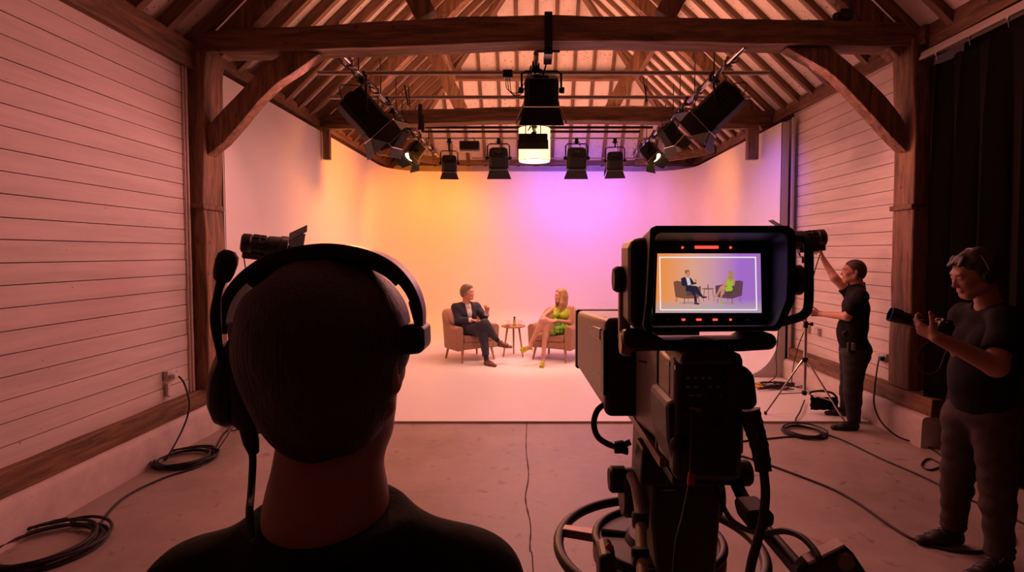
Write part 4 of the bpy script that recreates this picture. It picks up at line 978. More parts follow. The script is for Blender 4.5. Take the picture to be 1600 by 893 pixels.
side([(942.2, 516), (946.5, 515), (946.5, 618), (942.2, 610)], .185, .006, 'latch_bar', 'blackm')
side([(913.5, 524), (917, 525.5), (917, 528.5), (913.5, 527)], .1815, .002, 'badge', 'brass', 0)
for i in range(6): side([(923+i*3, 573+i*2.3), (925+i*3, 574.4+i*2.3), (925+i*3, 577.2+i*2.3), (923+i*3, 575.8+i*2.3)], .1835, .0012, 'side_mark', 'steel', 0)
# body
MB().hexa([V((.268, 1.13, 1.40)), V((.39, 1.13, 1.40)), V((.39, 1.13, 1.615)), V((.268, 1.13, 1.615)), V((.262, 1.36, 1.375)), V((.40, 1.36, 1.375)), V((.40, 1.36, 1.575)), V((.262, 1.36, 1.575))]).build('body', 'grey', sc, bevel=.012)
MB().hexa([V((.262, 1.02, 1.40)), V((.385, 1.02, 1.40)), V((.385, 1.02, 1.60)), V((.262, 1.02, 1.60)), V((.262, 1.115, 1.39)), V((.39, 1.115, 1.39)), V((.39, 1.115, 1.605)), V((.262, 1.115, 1.605))]).build('docking_unit', 'grey', sc, bevel=.008)
MB().box((.327, 1.123, 1.50), (.133, .014, .22)).build('body_seam', 'black', sc, bevel=.003)
side([(1040, 566), (1047, 566), (1047, 570), (1040, 570)], .2585, .002, 'side_mark', 'gloss', 0)
side([(1000, 562), (1010, 564.5), (1010, 567), (1000, 564.5)], .262, .003, 'side_mark', 'black', 0)
side([(1052, 572), (1058, 570), (1058, 577), (1052, 579)], .2585, .003, 'side_mark', 'gloss', 0)
# lower side plates of the body
MB().prism([PX(985, 600, .268), PX(985, 640, .268), PX(1032, 693, .268), PX(1045, 712, .268), PX(1045, 640, .268), PX(1030, 612, .268)], (.15, 0, 0)).build('lower_body', 'grey', sc, smooth=False, bevel=.008)
MB().box((.319, .985, 1.505), (.124, .055, .235)).build('rear_panel', 'black', sc, bevel=.016)
slab([(1042, 628), (1148, 622), (1152, 700), (1138, 734), (1120, 748), (1058, 744), (1044, 690)], .97, 1.12).build('rear_lower_panel', 'black', sc, smooth=False, bevel=.012)
slab([(1140, 572), (1166, 572), (1180, 586), (1186, 632), (1176, 642), (1140, 640)], .93, 1.05).build('hand_grip', 'rubber', sc, smooth=False, bevel=.02, seg=4)
slab([(1075, 540), (1128, 540), (1150, 556), (1156, 572), (1062, 572)], .93, 1.06).build('viewfinder_neck', 'black', sc, smooth=False, bevel=.01)
for r_ in range(3):                                          # rear buttons and marks
    for c_ in range(7):
        if (r_*7+c_) % 5 == 4: continue
        p = P(1075+c_*11.5, 590+r_*14, .9565); MB().box(p, (.006, .003, .0035)).build('rear_button', 'grey' if r_ < 2 else 'blackm', sc, smooth=False)
for px, py, w in ((1076, 617, 26), (1120, 617, 8), (1072, 648, 12)): MB().box(P(px+w/2, py, .957), (w*.0011, .003, .003)).build('rear_mark', 'steel', sc, smooth=False)
MB().lathe([(.012, -.012), (.018, -.004), (.018, .0)], P(1062, 694, .965), (0, 1, 0), 16).build('connector', 'blackm', sc)
MB().lathe([(.010, -.012), (.014, -.004), (.014, .0)], P(1120, 660, .965), (0, 1, 0), 16).build('connector', 'blackm', sc)
for px, py in ((1068, 686), (1104, 684)): MB().lathe([(.003, -.003), (.003, 0)], P(px, py, .965), (0, 1, 0), 8).build('tally_dot', 'led_red' if False else 'red_paint', sc)
MB().box(P(1085, 637, .96), (.018, .02, .008)).build('rear_mark', 'brass', sc, bevel=.002)
# viewfinder ---------------------------------------------------
VY = .97
vf = MB().box(P(1105, 450, 1.035), (.255, .08, .155)); vfo = vf.build('viewfinder', 'black', sc, bevel=.02, seg=3)
slab([(983, 376), (1003, 371), (1022, 371), (1022, 520), (990, 514), (983, 500)], .93, 1.02).build('side_housing', 'black', vfo, smooth=False, bevel=.012)
o1 = [(1016, 356), (1026, 352), (1230, 352), (1241, 358), (1244, 372), (1244, 430), (1242, 470), (1226, 505), (1216, 517), (1010, 519), (1005, 508), (1010, 470), (1013, 420)]
i1 = [(1024, 368), (1032, 363), (1222, 363), (1229, 368), (1231, 378), (1231, 430), (1229, 468), (1216, 500), (1209, 509), (1020, 511), (1016, 503), (1021, 470), (1023, 420)]
i2 = [(1020, 380), (1026, 377), (1196, 377), (1202, 380), (1204, 386), (1204, 430), (1204, 468), (1203, 500), (1200, 507), (1018, 508), (1014, 503), (1018, 470), (1020, 420)]
o2 = [(1004, 368), (1012, 364), (1218, 364), (1226, 368), (1228, 376), (1228, 430), (1226, 468), (1222, 505), (1214, 512), (1004, 513), (1000, 506), (1002, 470), (1003, 420)]
mb = MB(); n = len(o1); vs = [P(*q, .865) for q in o1]+[P(*q, .865) for q in i1]+[P(*q, .965) for q in i2]+[P(*q, .99) for q in o2]
mb.add(vs, [(k*n+i, k*n+(i+1) % n, ((k+1) % 4)*n+(i+1) % n, ((k+1) % 4)*n+i) for k in range(4) for i in range(n)])
mb.build('hood', 'fixture', vfo, angle=50, bevel=.003)
slab([(1008, 374), (1208, 374), (1210, 512), (1004, 513)], VY, .995).build('bezel', 'gloss', vfo, smooth=False)
def sp(cx, cy, d=.0012): return P(1010+cx/6.87, 380+cy/6.87, VY-d)
# the picture on the screen: procedural wash plus flat figures
m, nt, b = newmat('screen_wash'); L = nt.links
tc = N(nt, 'ShaderNodeTexCoord'); sx = N(nt, 'ShaderNodeSeparateXYZ'); L.new(tc.outputs['Generated'], sx.inputs[0])
rp = N(nt, 'ShaderNodeValToRGB'); e = rp.color_ramp.elements
e[0].position = .0; e[0].color = (.93, .30, .07, 1); e[1].position = 1; e[1].color = (.40, .17, .55, 1)
for pos, c in ((.10, (.92, .32, .09)), (.35, (.80, .40, .28)), (.55, (.66, .33, .42)), (.78, (.42, .16, .66))): q = e.new(pos); q.color = (*c, 1)
L.new(sx.outputs['X'], rp.inputs['Fac'])
r2 = N(nt, 'ShaderNodeValToRGB'); e = r2.color_ramp.elements; e[0].position = .08; e[0].color = (1, 1, 1, 1); e[1].position = .24; e[1].color = (0, 0, 0, 1); L.new(sx.outputs['Z'], r2.inputs['Fac'])
mx = N(nt, 'ShaderNodeMix', data_type='RGBA'); mx.inputs[7].default_value = (.50, .40, .42, 1)
ml = N(nt, 'ShaderNodeMath', operation='MULTIPLY'); ml.inputs[1].default_value = .75; L.new(r2.outputs['Color'], ml.inputs[0]); L.new(ml.outputs[0], mx.inputs[0]); L.new(rp.outputs['Color'], mx.inputs[6])
L.new(mx.outputs[2], b.inputs['Emission Color']); b.inputs['Emission Strength'].default_value = .8; b.inputs['Base Color'].default_value = (.02, .02, .02, 1); b.inputs['Roughness'].default_value = .3
SCREEN_WASH = b
scr = MB().hexa([sp(98, 745, .001), sp(1237, 745, .001), sp(1225, 108, .001), sp(118, 108, .001), sp(98, 745, 0), sp(1237, 745, 0), sp(1225, 108, 0), sp(118, 108, 0)]).build('screen', m, vfo, smooth=False)
def emat(n, c, s=.8): return mat(n, (.01, .01, .01), r=.4, emit=c, es=s)
E = dict(line=emat('screen_line', (.9, .85, .9), .9), chair=emat('screen_chair', (.22, .085, .055)), chd=emat('screen_chair_dark', (.13, .05, .05)), chr_=emat('screen_chair_right', (.13, .055, .08)), suit=emat('screen_suit', (.02, .018, .045)), shirt=emat('screen_shirt', (.75, .62, .68)),
         skin=emat('screen_skin', (.60, .26, .18)), hair=emat('screen_hair', (.28, .13, .07)), blond=emat('screen_blond', (.45, .25, .12)), green=emat('screen_green', (.38, .55, .03)), wood=emat('screen_wood', (.28, .12, .07)), shoe=emat('screen_shoe', (.07, .025, .02)), sole=emat('screen_floor_shadow', (.45, .28, .30)))
def pic(name, m, polys, d):
    mb = MB()
    for pl_ in polys: mb.prism([sp(x, y, d) for x, y in pl_], (0, .0003, 0))
    mb.build(name, E[m], scr, smooth=False)
def ln(x0, y0, x1, y1, w): dx, dy = x1-x0, y1-y0; L_ = math.hypot(dx, dy); nx, ny = -dy/L_*w/2, dx/L_*w/2; return [(x0+nx, y0+ny), (x1+nx, y1+ny), (x1-nx, y1-ny), (x0-nx, y0-ny)]
pic('frame_line', 'line', [ln(138, 149, 1178, 149, 12), ln(152, 712, 1190, 712, 12), ln(143, 149, 152, 712, 12), ln(1172, 149, 1184, 712, 12)], .0022)
pic('pictured_armchair', 'chair', [[(290, 410), (330, 400), (375, 410), (400, 450), (450, 480), (430, 592), (405, 592), (312, 575)], [(425, 510), (585, 455), (582, 560), (545, 590), (420, 592)]], .0016)
pic('pictured_armchair', 'chr_', [[(740, 455), (820, 440), (940, 400), (1010, 398), (1038, 410), (1025, 560), (925, 592), (790, 585), (745, 560)]], .0016)
pic('pictured_chair_seat', 'chd', [[(430, 520), (540, 512), (545, 555), (430, 560)]], .0018); pic('pictured_chair_seat', 'chd', [[(850, 515), (920, 512), (918, 560), (830, 560)]], .0018)
pic('pictured_leg', 'wood', [ln(330, 575, 320, 628, 8), ln(410, 590, 406, 652, 9), ln(450, 590, 450, 615, 6), ln(555, 575, 570, 628, 8), ln(770, 585, 760, 635, 8), ln(873, 590, 873, 615, 6), ln(920, 590, 922, 652, 9), ln(1003, 572, 1012, 628, 8)], .0016)
pic('pictured_table', 'wood', [[(598, 482), (660, 476), (725, 482), (725, 490), (660, 497), (600, 492)], ln(622, 492, 612, 620, 7), ln(667, 495, 668, 610, 6), ln(708, 492, 728, 618, 7), ln(662, 440, 662, 480, 12)], .0016)
pic('pictured_man', 'suit', [[(372, 375), (412, 358), (440, 390), (470, 365), (492, 390), (510, 420), (540, 415), (535, 435), (495, 440), (470, 450), (545, 460), (560, 490), (602, 556), (590, 580), (520, 520), (540, 580), (545, 630), (515, 630), (512, 565), (470, 515), (425, 515), (420, 460), (378, 450)]], .0020)
pic('pictured_shirt', 'shirt', [[(424, 362), (448, 378), (462, 372), (478, 440), (445, 452)]], .0022)
pic('pictured_head', 'skin', [[(418, 300), (440, 290), (466, 300), (470, 330), (462, 352), (445, 362), (428, 352)], [(516, 388), (530, 378), (542, 395), (535, 415), (520, 412)], ln(470, 448, 520, 446, 10)], .0022)
pic('pictured_hair', 'hair', [[(412, 298), (425, 284), (455, 284), (470, 300), (440, 302), (428, 330), (416, 325)]], .0024)
pic('pictured_shoe', 'shoe', [[(590, 560), (655, 572), (645, 585), (595, 588)], [(514, 632), (545, 632), (572, 650), (560, 658), (514, 652)]], .0024)
pic('pictured_woman', 'skin', [[(868, 310), (885, 300), (892, 340), (882, 356), (870, 345)], [(862, 380), (940, 372), (955, 395), (945, 450), (900, 465), (830, 450), (812, 440)], [(845, 450), (860, 480), (800, 500), (770, 555), (735, 590), (722, 580), (760, 530), (790, 465), (812, 450)], [(805, 470), (845, 475), (835, 540), (812, 560), (808, 640), (795, 640), (795, 550)]], .0020)
pic('pictured_dress', 'green', [[(868, 395), (885, 385), (925, 388), (928, 430), (915, 460), (928, 490), (915, 510), (850, 515), (848, 485), (870, 450), (858, 425)]], .0022)
pic('pictured_hair', 'blond', [[(868, 305), (885, 294), (912, 296), (930, 315), (942, 362), (938, 385), (918, 388), (905, 420), (885, 380), (872, 368), (888, 345), (890, 318)]], .0024)
pic('pictured_shoe', 'green', [[(705, 575), (740, 585), (755, 600), (725, 596)], [(788, 635), (815, 632), (812, 658), (785, 655)]], .0024)
pic('pictured_shadow', 'sole', [[(330, 640), (520, 655), (610, 640), (450, 622)], [(740, 640), (900, 655), (1010, 640), (880, 622)]], .0013)
# tally bar, red dots and buttons
mb = MB(); a, b_ = P(1086, 386, VY-.002), P(1122, 386, VY-.002); mb.tube([a, b_], .0026, 8); mb.build('tally_bar', mat('tally_glow', (.4, .05, .03), emit=(1, .06, .03), es=1.6), vfo)
for px in (1066.5, 1141.5): MB().lathe([(.0022, 0), (.0018, -.002), (0, -.0025)], P(px, 386.5, VY), (0, 1, 0), 10).build('tally_dot', 'led_red', vfo)
for px, w, m_ in ((1044, .0035, 'grey'), (1068, .006, 'led_red'), (1092, .0095, 'led_red'), (1117.5, .0085, 'led_red'), (1141.5, .004, 'led_red'), (1168, .008, 'grey')):
    p = P(px, 499, VY-.001); MB().box(p, (w, .002, .0036)).build('menu_button', m_, vfo, bevel=.0008)
# viewfinder mounting: knob, arm, yoke bar, hub
MB().lathe([(.020, -.026), (.024, -.020), (.024, .0), (.014, .002), (.014, .012)], P(980, 436, 1.0), (1, 0, 0), 28).build('tilt_knob', 'rubber', sc, angle=30)
slab([(968, 448), (984, 448), (986, 520), (990, 530), (976, 533), (968, 516)], 1.0, 1.02).build('yoke_arm', 'grey', sc, smooth=False, bevel=.004)
slab([(975, 514), (1010, 514), (1040, 532), (1160, 531), (1180, 520), (1212, 522), (1218, 535), (1210, 547), (1160, 550), (1020, 549), (990, 550), (974, 540)], .97, 1.04).build('yoke_bar', 'black', sc, smooth=False, bevel=.010, seg=3)
MB().lathe([(.018, -.006), (.022, 0), (.022, .012)], P(979, 537, 1.0)+V((-.006, 0, 0)), (1, 0, 0), 20).build('pivot_cap', 'brass', sc)
p = P(1092, 534, .985); MB().lathe([(.033, -.018), (.034, .0), (.032, .006), (.018, .008), (0, .006)], p, (0, 0, 1), 28).build('pan_hub', 'black', sc, angle=30)
mb = MB(); mb.tube(smooth_path([P(1236, 372, .93), P(1256, 374, .93), P(1263, 384, .92), P(1264, 430, .91), P(1263, 476, .91), P(1256, 491, .91), P(1240, 498, .92), P(1218, 504, .94)], 7), .0075, 12); mb.build('grab_handle', 'rubber', sc)
MB().lathe([(.0, -.006), (.022, -.004), (.026, .0), (.026, .012)], P(1238, 437, .93), (1, 0, 0), 24).build('side_wheel', 'black', sc)
# ---- cables belonging to the camera
def camcable(pts, r, name='cable', m='rubber', n=7): MB().tube(smooth_path([P(*q) for q in pts], n), r, 10).build(name, m, sc)
MB().lathe([(.017, 0), (.017, .02), (.0165, .03)], P(1172, 645, .95), (P(1176, 655, .95)-P(1172, 638, .95)), 16).build('connector', 'brass', sc)
mb = MB(); pts = smooth_path([P(1170, 640, .95), P(1176, 660, .945), P(1186, 695, .93), P(1193, 735, .92)], 8); mb.tube(pts, [.019+.0012*((i % 4) == 0)-.006*i/len(pts) for i in range(len(pts))], 12); mb.build('cable_boot', 'rubber', sc)
camcable([(1193, 733, .92), (1196, 770, .90), (1192, 810, .88), (1182, 850, .86), (1174, 880, .85), (1166, 930, .84)], .0075)
camcable([(1083, 640, .95), (1082, 690, .94), (1080, 745, .92), (1070, 800, .90), (1058, 850, .88), (1052, 930, .86)], .0045)
mb = MB(); mb.tube([P(1081, 738, .921), P(1079, 757, .917)], .0065, 10); mb.build('red_cable_tag', 'red_paint', sc)
camcable([(950, 628, 1.42), (934, 640, 1.42), (928, 662, 1.41), (936, 684, 1.40), (962, 697, 1.38), (985, 690, 1.38)], .008)
# ================================================================ pan and tilt head
hd = thing('pan_tilt_head', (.36, 1.42, 1.02), 'black pan and tilt head with drag knobs and pan bars under the studio camera', 'camera head')
def wedge(x, y0, y1, z0, z1, w): return MB().hexa([V((x-w/2, y0, z0-.02)), V((x+w/2, y0, z0-.02)), V((x+w/2, y0, z0)), V((x-w/2, y0, z0)), V((x-w/2, y1, z1-.02)), V((x+w/2, y1, z1-.02)), V((x+w/2, y1, z1)), V((x-w/2, y1, z1))])
wedge(.345, 1.12, 1.70, 1.372, 1.365, .15).build('wedge_plate', 'steel', hd, smooth=False, bevel=.003)
wedge(.345, 1.08, 1.66, 1.350, 1.343, .12).build('camera_plate', 'black', hd, smooth=False, bevel=.004)
for sx in (-1, 1): wedge(.345+sx*.077, 1.10, 1.70, 1.380, 1.374, .008).build('plate_rail', 'brass', hd, smooth=False)
MB().prism([V((.29, 1.27, 1.33)), V((.285, 1.27, 1.16)), V((.30, 1.27, 1.04)), V((.33, 1.27, .985)), V((.42, 1.27, .985)), V((.445, 1.27, 1.04)), V((.455, 1.27, 1.20)), V((.45, 1.27, 1.33))], (0, .27, 0)).build('head_body', 'black', hd, smooth=False, bevel=.015, seg=3)
MB().lathe([(.055, 0), (.062, .01), (.062, .035), (.05, .045)], (.235, 1.40, 1.175), (1, 0, 0), 30).build('tilt_drag', 'black', hd, angle=30)
MB().lathe([(.055, 0), (.062, .01), (.062, .035), (.05, .045)], (.448, 1.40, 1.175), (1, 0, 0), 30).build('tilt_drag', 'black', hd, angle=30)
MB().lathe([(.028, -.035), (.034, -.028), (.034, .006), (.016, .01), (.016, .03)], P(972, 748, 1.40), (1, 0, 0), 26).build('drag_knob', 'rubber', hd, angle=30)
MB().lathe([(.016, -.03), (.016, .0), (.030, .004), (.030, .026), (.026, .032)], P(1150, 738, 1.25), (1, 0, 0), 24).build('drag_knob', 'rubber', hd, angle=30)
slab([(1100, 700), (1150, 716), (1160, 730), (1156, 748), (1140, 750), (1100, 742)], 1.22, 1.32).build('rosette_bracket', 'black', hd, smooth=False, bevel=.008)
slab([(958, 693), (975, 690), (982, 700), (982, 712), (960, 706)], 1.36, 1.38).build('side_lock', 'blackm', hd, smooth=False, bevel=.004)
mb = MB(); mb.lathe([(.006, -.02), (.008, -.018), (.008, .015)], P(972, 703, 1.36), (1, 0, 0), 14); mb.build('balance_knob', 'rubber', hd)
slab([(1004, 700), (1042, 700), (1050, 745), (1045, 760), (1000, 760)], 1.22, 1.30).build('front_bracket', 'black', hd, smooth=False, bevel=.008)
mb = MB(); mb.box(P(1045, 765, 1.267), (.03, .003, .003)); mb.build('head_mark', 'steel', hd, smooth=False)
r = MB(); r.tube(smooth_path([P(1146, 744, 1.26), P(1160, 775, 1.2), P(1188, 818, 1.1), P(1225, 862, 1.0), P(1262, 905, .92), P(1290, 940, .86)], 8), .0145, 14); r.build('pan_bar', 'black', hd)
slab([(1166, 806), (1172, 799), (1202, 797), (1212, 806), (1210, 822), (1182, 833), (1172, 829)], 1.04, 1.11).build('bar_clamp', 'rubber', hd, smooth=False, bevel=.008)
r = MB(); r.tube(smooth_path([P(986, 742, 1.30), P(994, 762, 1.26), P(1000, 800, 1.2), P(1002, 850, 1.12), P(1006, 930, 1.0)], 8), .0125, 14); r.build('pan_bar', 'grey', hd)
for py, Y in ((812, 1.18), (868, 1.09)):
    MB().lathe([(.017, -.016), (.019, -.01), (.019, .01), (.017, .016)], P(1000.5, py, Y), (0, .3, 1), 16).build('bar_clamp', 'black', hd)
MB().lathe([(.006, 0), (.006, .016)], P(988, 874, 1.08), (1, 0, 0), 10).build('clamp_screw', 'brass', hd)
slab([(936, 872), (948, 866), (962, 868), (966, 893), (960, 930), (938, 930)], 1.05, 1.12).build('control_grip', 'black', hd, smooth=False, bevel=.008)
MB().lathe([(.012, 0), (.009, .02), (0, .028)], P(952, 868, 1.08), (0, 0, 1), 14).build('red_lever', 'red_paint', hd)
r = thing('zoom_control', P(1305, 890, .86), 'black zoom control box on the end of the right pan bar, bottom edge', 'controller')
slab([(1246, 893), (1262, 878), (1318, 850), (1336, 866), (1362, 905), (1350, 950), (1262, 950), (1246, 920)], .85, .875).build('housing', 'black', r, smooth=False, bevel=.006)
a, b_, c_, d_ = P(1262, 878, .848), P(1318, 850, .848), P(1320, 853, .848), P(1265, 882, .848); MB().prism([a, b_, c_, d_], (0, .02, 0)).build('top_edge', 'alu', r, smooth=False)
MB().lathe([(.013, -.006), (.015, 0)], P(1320, 876, .85), (0, 1, 0), 16).build('rocker', 'brass', r)
mb = MB(); mb.tube(smooth_path([P(1114, 745, 1.25), P(1124, 775, 1.2), P(1140, 808, 1.12), P(1165, 826, 1.05), P(1195, 832, 1.0), P(1225, 829, .95), P(1252, 838, .90), P(1272, 858, .86), P(1280, 872, .84)], 8), .0055, 8)
single('control_cable', mb, 'rubber', P(1195, 832, 1.0), 'black control cable arching from the head to the zoom control box', 'cable')
# ================================================================ pedestal
PC = V((.372, 1.56, 0))
pd = thing('camera_pedestal', PC, 'heavy black studio pedestal with steering ring carrying the camera', 'pedestal')
def torus(c, R, r, n=64, k=14, sq=1.0): return MB().tube([(c[0]+R*math.cos(2*PI*i/n), c[1]+R*math.sin(2*PI*i/n), c[2]) for i in range(n)], r, k, closed=True, ref=(0, 0, 1), sq=sq)
zr = .945
torus((PC.x, PC.y, zr), .292, .0155).build('steering_ring', 'blackm', pd)
torus((PC.x+.0, PC.y, zr+.02), .182, .012).build('trim_ring', 'blackm', pd)
MB().lathe([(.185, 0), (.190, .01), (.190, .035), (.182, .045)], (PC.x, PC.y, zr-.045), n=56).build('drum_side', 'brass', pd)
MB().lathe([(.09, 0), (.17, 0), (.176, .012), (.165, .012), (.10, .014), (.085, .03)], (PC.x, PC.y, zr+.006), n=56).build('drum_top', 'blackm', pd, angle=30)
for a in (2.85, 5.2, .75):
    d = V((math.cos(a), math.sin(a), 0)); t = V((-d.y, d.x, 0)); mb = MB()
    A, B = PC+d*.17, PC+d*.285; q = [A-t*.02, A+t*.02, B+t*.017, B-t*.017]
    mb.prism([V((p.x, p.y, zr-.012)) for p in q], (0, 0, .026)); mb.build('spoke', 'brass' if a == 2.85 else 'blackm', pd, smooth=False, bevel=.004)  # left spoke in warm metal: orange light put into its colour
for i in range(5):
    a = .4+i*2*PI/5; d = V((math.cos(a), math.sin(a), 0)); MB().tube([PC+d*.085+V((0, 0, zr+.022)), PC+d*.165+V((0, 0, zr+.022))], .009, 8).build('rib', 'black', pd)
MB().lathe([(.085, 0), (.085, .30), (.075, .31), (.075, .42), (.06, .44), (.06, .47)], (PC.x, PC.y, .55), n=40).build('column', 'black', pd, angle=30)
MB().lathe([(.062, 0), (.07, .02), (.055, .04)], (PC.x-.01, PC.y-.10, .955), n=30).build('bowl_clamp', 'black', pd)
MB().lathe([(.15, 0), (.15, .30), (.13, .36), (.09, .38)], (PC.x, PC.y, .22), n=40).build('column_base', 'black', pd, angle=30)
tri = [PC+V((math.cos(a), math.sin(a), 0))*R for a, R in [(x, y) for q in (PI/2, PI/2+2*PI/3, PI/2+4*PI/3) for x, y in ((q-.28, .46), (q+.28, .46))]]
MB().prism([V((p.x, p.y, .09)) for p in tri], (0, 0, .14)).build('base_skirt', 'black', pd, smooth=False, bevel=.02)
for q in (PI/2, PI/2+2*PI/3, PI/2+4*PI/3):
    d = V((math.cos(q), math.sin(q), 0)); MB().lathe([(.05, -.022), (.062, -.018), (.062, .018), (.05, .022)], PC+d*.38+V((0, 0, .062)), d.cross(V((0, 0, 1))), 22).build('wheel', 'rubber', pd)
# ================================================================ PEOPLE
def person(base, label): return thing('person', base, label, 'person')
def hframe(f, up=(0, 0, 1)):
    """face frame: returns local->world function; local x = person's left.., y = forward, z = up"""
    r, f, u = basis(f, up); return r, f, u
def head(S, c, fwd, up=(0, 0, 1), s=1.0, neck=None, female=False, res=True):
    """adds skull, jaw, nose, brow, lips and ears; c = centre of the head (23 cm tall at s=1)"""
    r, f, u = basis(fwd, up); c = V(c); A = (r, f, u)
    L = lambda x, y, z: c+r*(x*s)+f*(y*s)+u*(z*s)
    k = .015*s; jw = .88 if female else 1.0
    S.ell(L(0, -.012, .028), (.075*s, .094*s, .087*s), A, k)
    S.ell(L(0, .030, -.025), (.060*s, .062*s, .078*s), A, .02*s)
    S.cone(L(-.018, .060, -.094), L(.018, .060, -.094), .021*s*jw, k=.02*s)
    for q in (-1, 1):
        S.cone(L(q*.016, .056, -.090), L(q*.052*jw, -.008, -.052), .022*s*jw, .024*s, .022*s)
        S.ball(L(q*.036, .060, -.022), .022*s, .02*s)
    S.cone(L(-.034, .074, .026), L(.034, .074, .026), .0125*s, k=.016*s)
    for q in (-1, 1):
        S.ball(L(q*.031, .096, .004), .0135*s, .012*s, 'sub')
        S.ball(L(q*.031, .073, .003), .0135*s, .004*s)
        S.cone(L(q*.020, .088, .010), L(q*.042, .080, .008), .0035*s, k=.004*s)     # upper lid
    S.cone(L(0, .083, .012), L(0, .103, -.030), .0075*s, .0105*s, .010*s)
    for q in (-1, 1): S.ball(L(q*.011, .096, -.034), .0075*s, .006*s)
    S.cone(L(-.016, .086, -.058), L(.016, .086, -.058), .0055*s, k=.006*s); S.cone(L(-.014, .086, -.068), L(.014, .086, -.068), .0065*s, k=.006*s)
    for q in (-1, 1):
        S.ell(L(q*.080, -.014, -.008), (.007*s, .017*s, .031*s), (r, f, u), .005*s)
        S.ell(L(q*.087, -.011, -.006), (.005*s, .009*s, .019*s), (r, f, u), .003*s, 'sub')
    if neck is not None:
        S.cone(L(0, -.028, -.055), neck, .052*s*(.85 if female else 1), .060*s*(.85 if female else 1), .03*s)
    return L, A
def face_bits(root, L, A, s, shade=1):
    for q in (-1, 1):
        e = MB(); e.lathe([(.0, .0), (.006*s, -.001*s), (.0095*s, -.004*s)], L(q*.031, .0855, .003), A[1], 14); e.build('eye', 'eye', root)
        e = MB(); e.lathe([(.0, .0), (.0042*s, -.0004*s)], L(q*.031, .0862, .003), A[1], 10); e.build('iris', 'iris', root)
        e = MB(); e.tube([L(q*.014, .089, .021), L(q*.030, .089, .027), L(q*.046, .078, .022)], .0028*s, 6); e.build('eyebrow', 'hair_dark', root)
def hair_cap(S, L, A, s, th=.010, front=.040, low=-.045, side=.02):
    """short hair: a shell over the cranium kept behind the hairline"""
    r, f, u = A
    S.ell(L(0, -.014-th*.7, .030), ((.0775+th)*s, (.095+th)*s, (.087+th*1.3)*s), A, .004*s, clip=[(L(0, .060, .064), f*.72-u*.69)])
    S.ell(L(0, -.030-th*.5, -.005), ((.073+th)*s, (.082+th)*s, (.085+th)*s), A, .02*s, clip=[(L(0, -.01, low), -u+f*.5), (L(0, .010, 0), f)])
def hand(S, w, d, n, th, s=1.0, curl=(25, 30, 35, 40), bend=.5, thumb=30, spread=.0):
    """w wrist, d direction of the hand, n palm normal, th side of the thumb. Five separate fingers"""
    w = V(w); d = V(d).normalized(); n = V(n); n = (n-d*n.dot(d)).normalized(); t = V(th); t = (t-d*t.dot(d)-n*t.dot(n)).normalized()
    for i, q in enumerate((.028, .010, -.010, -.027)):
        kn = w+d*(.088-.004*abs(i-1))*s+t*q*s
        S.cone(w+d*.012*s+t*q*.62*s, kn, .0135*s, .0115*s, .012*s, flat=(n, .85))
    LN = ((.040, .024, .019), (.045, .028, .020), (.041, .026, .019), (.032, .020, .017))
    for i, q in enumerate((.028, .010, -.010, -.027)):
        p = w+d*(.088-.004*abs(i-1))*s+t*q*s; a = 0; dd = (d+t*(q*spread*10)).normalized(); rr = .0088 if i < 3 else .0075
        for j in range(3):
            a += math.radians(curl[i]*(1, 1.2, .8)[j]); v = (dd*math.cos(a)+n*math.sin(a)); p2 = p+v*LN[i][j]*s
            S.cone(p, p2, rr*s*(1-.08*j), rr*s*(.93-.08*j), .003*s); p = p2
    p = w+d*.022*s+t*.020*s; a = math.radians(thumb); v = (d*math.cos(a)+t*math.sin(a)+n*.25).normalized(); p2 = p+v*.042*s
    S.cone(p, p2, .0155*s, .0120*s, .012*s)
    v2 = (v+d*bend*.6+n*bend*.35).normalized(); p3 = p2+v2*.032*s; S.cone(p2, p3, .0110*s, .0098*s, .004*s)
    v3 = (v2+d*bend*.4).normalized(); S.cone(p3, p3+v3*.024*s, .0098*s, .0080*s, .003*s)
def shoe(S, heel, toe, s=1.0, up=(0, 0, 1), ankle=None, sole=.0, hi=.085):
    heel, toe = V(heel), V(toe); d = (toe-heel).normalized(); u = V(up); u = (u-d*u.dot(d)).normalized(); L = (toe-heel).length
    base = [(heel+u*sole, -u)]
    S.cone(heel+d*.035*s+u*.034*s, heel+d*L*.55+u*.034*s, .036*s, .040*s, .02*s, clip=base)
    S.cone(heel+d*L*.5+u*.026*s, toe-d*.036*s+u*.020*s, .044*s, .032*s, .025*s, flat=(u, .72), clip=base)
    if ankle is not None:
        S.cone(heel+d*.045*s+u*.045*s, heel+d*.048*s+u*hi*s, .036*s, .037*s, .02*s)
        S.cone(heel+d*.05*s+u*.06*s, heel+d*L*.6+u*.032*s, .034*s, .030*s, .02*s)
def box_of(pts, m):
    a = [min(p[i] for p in pts)-m for i in range(3)]; b = [max(p[i] for p in pts)+m for i in range(3)]; return a, b
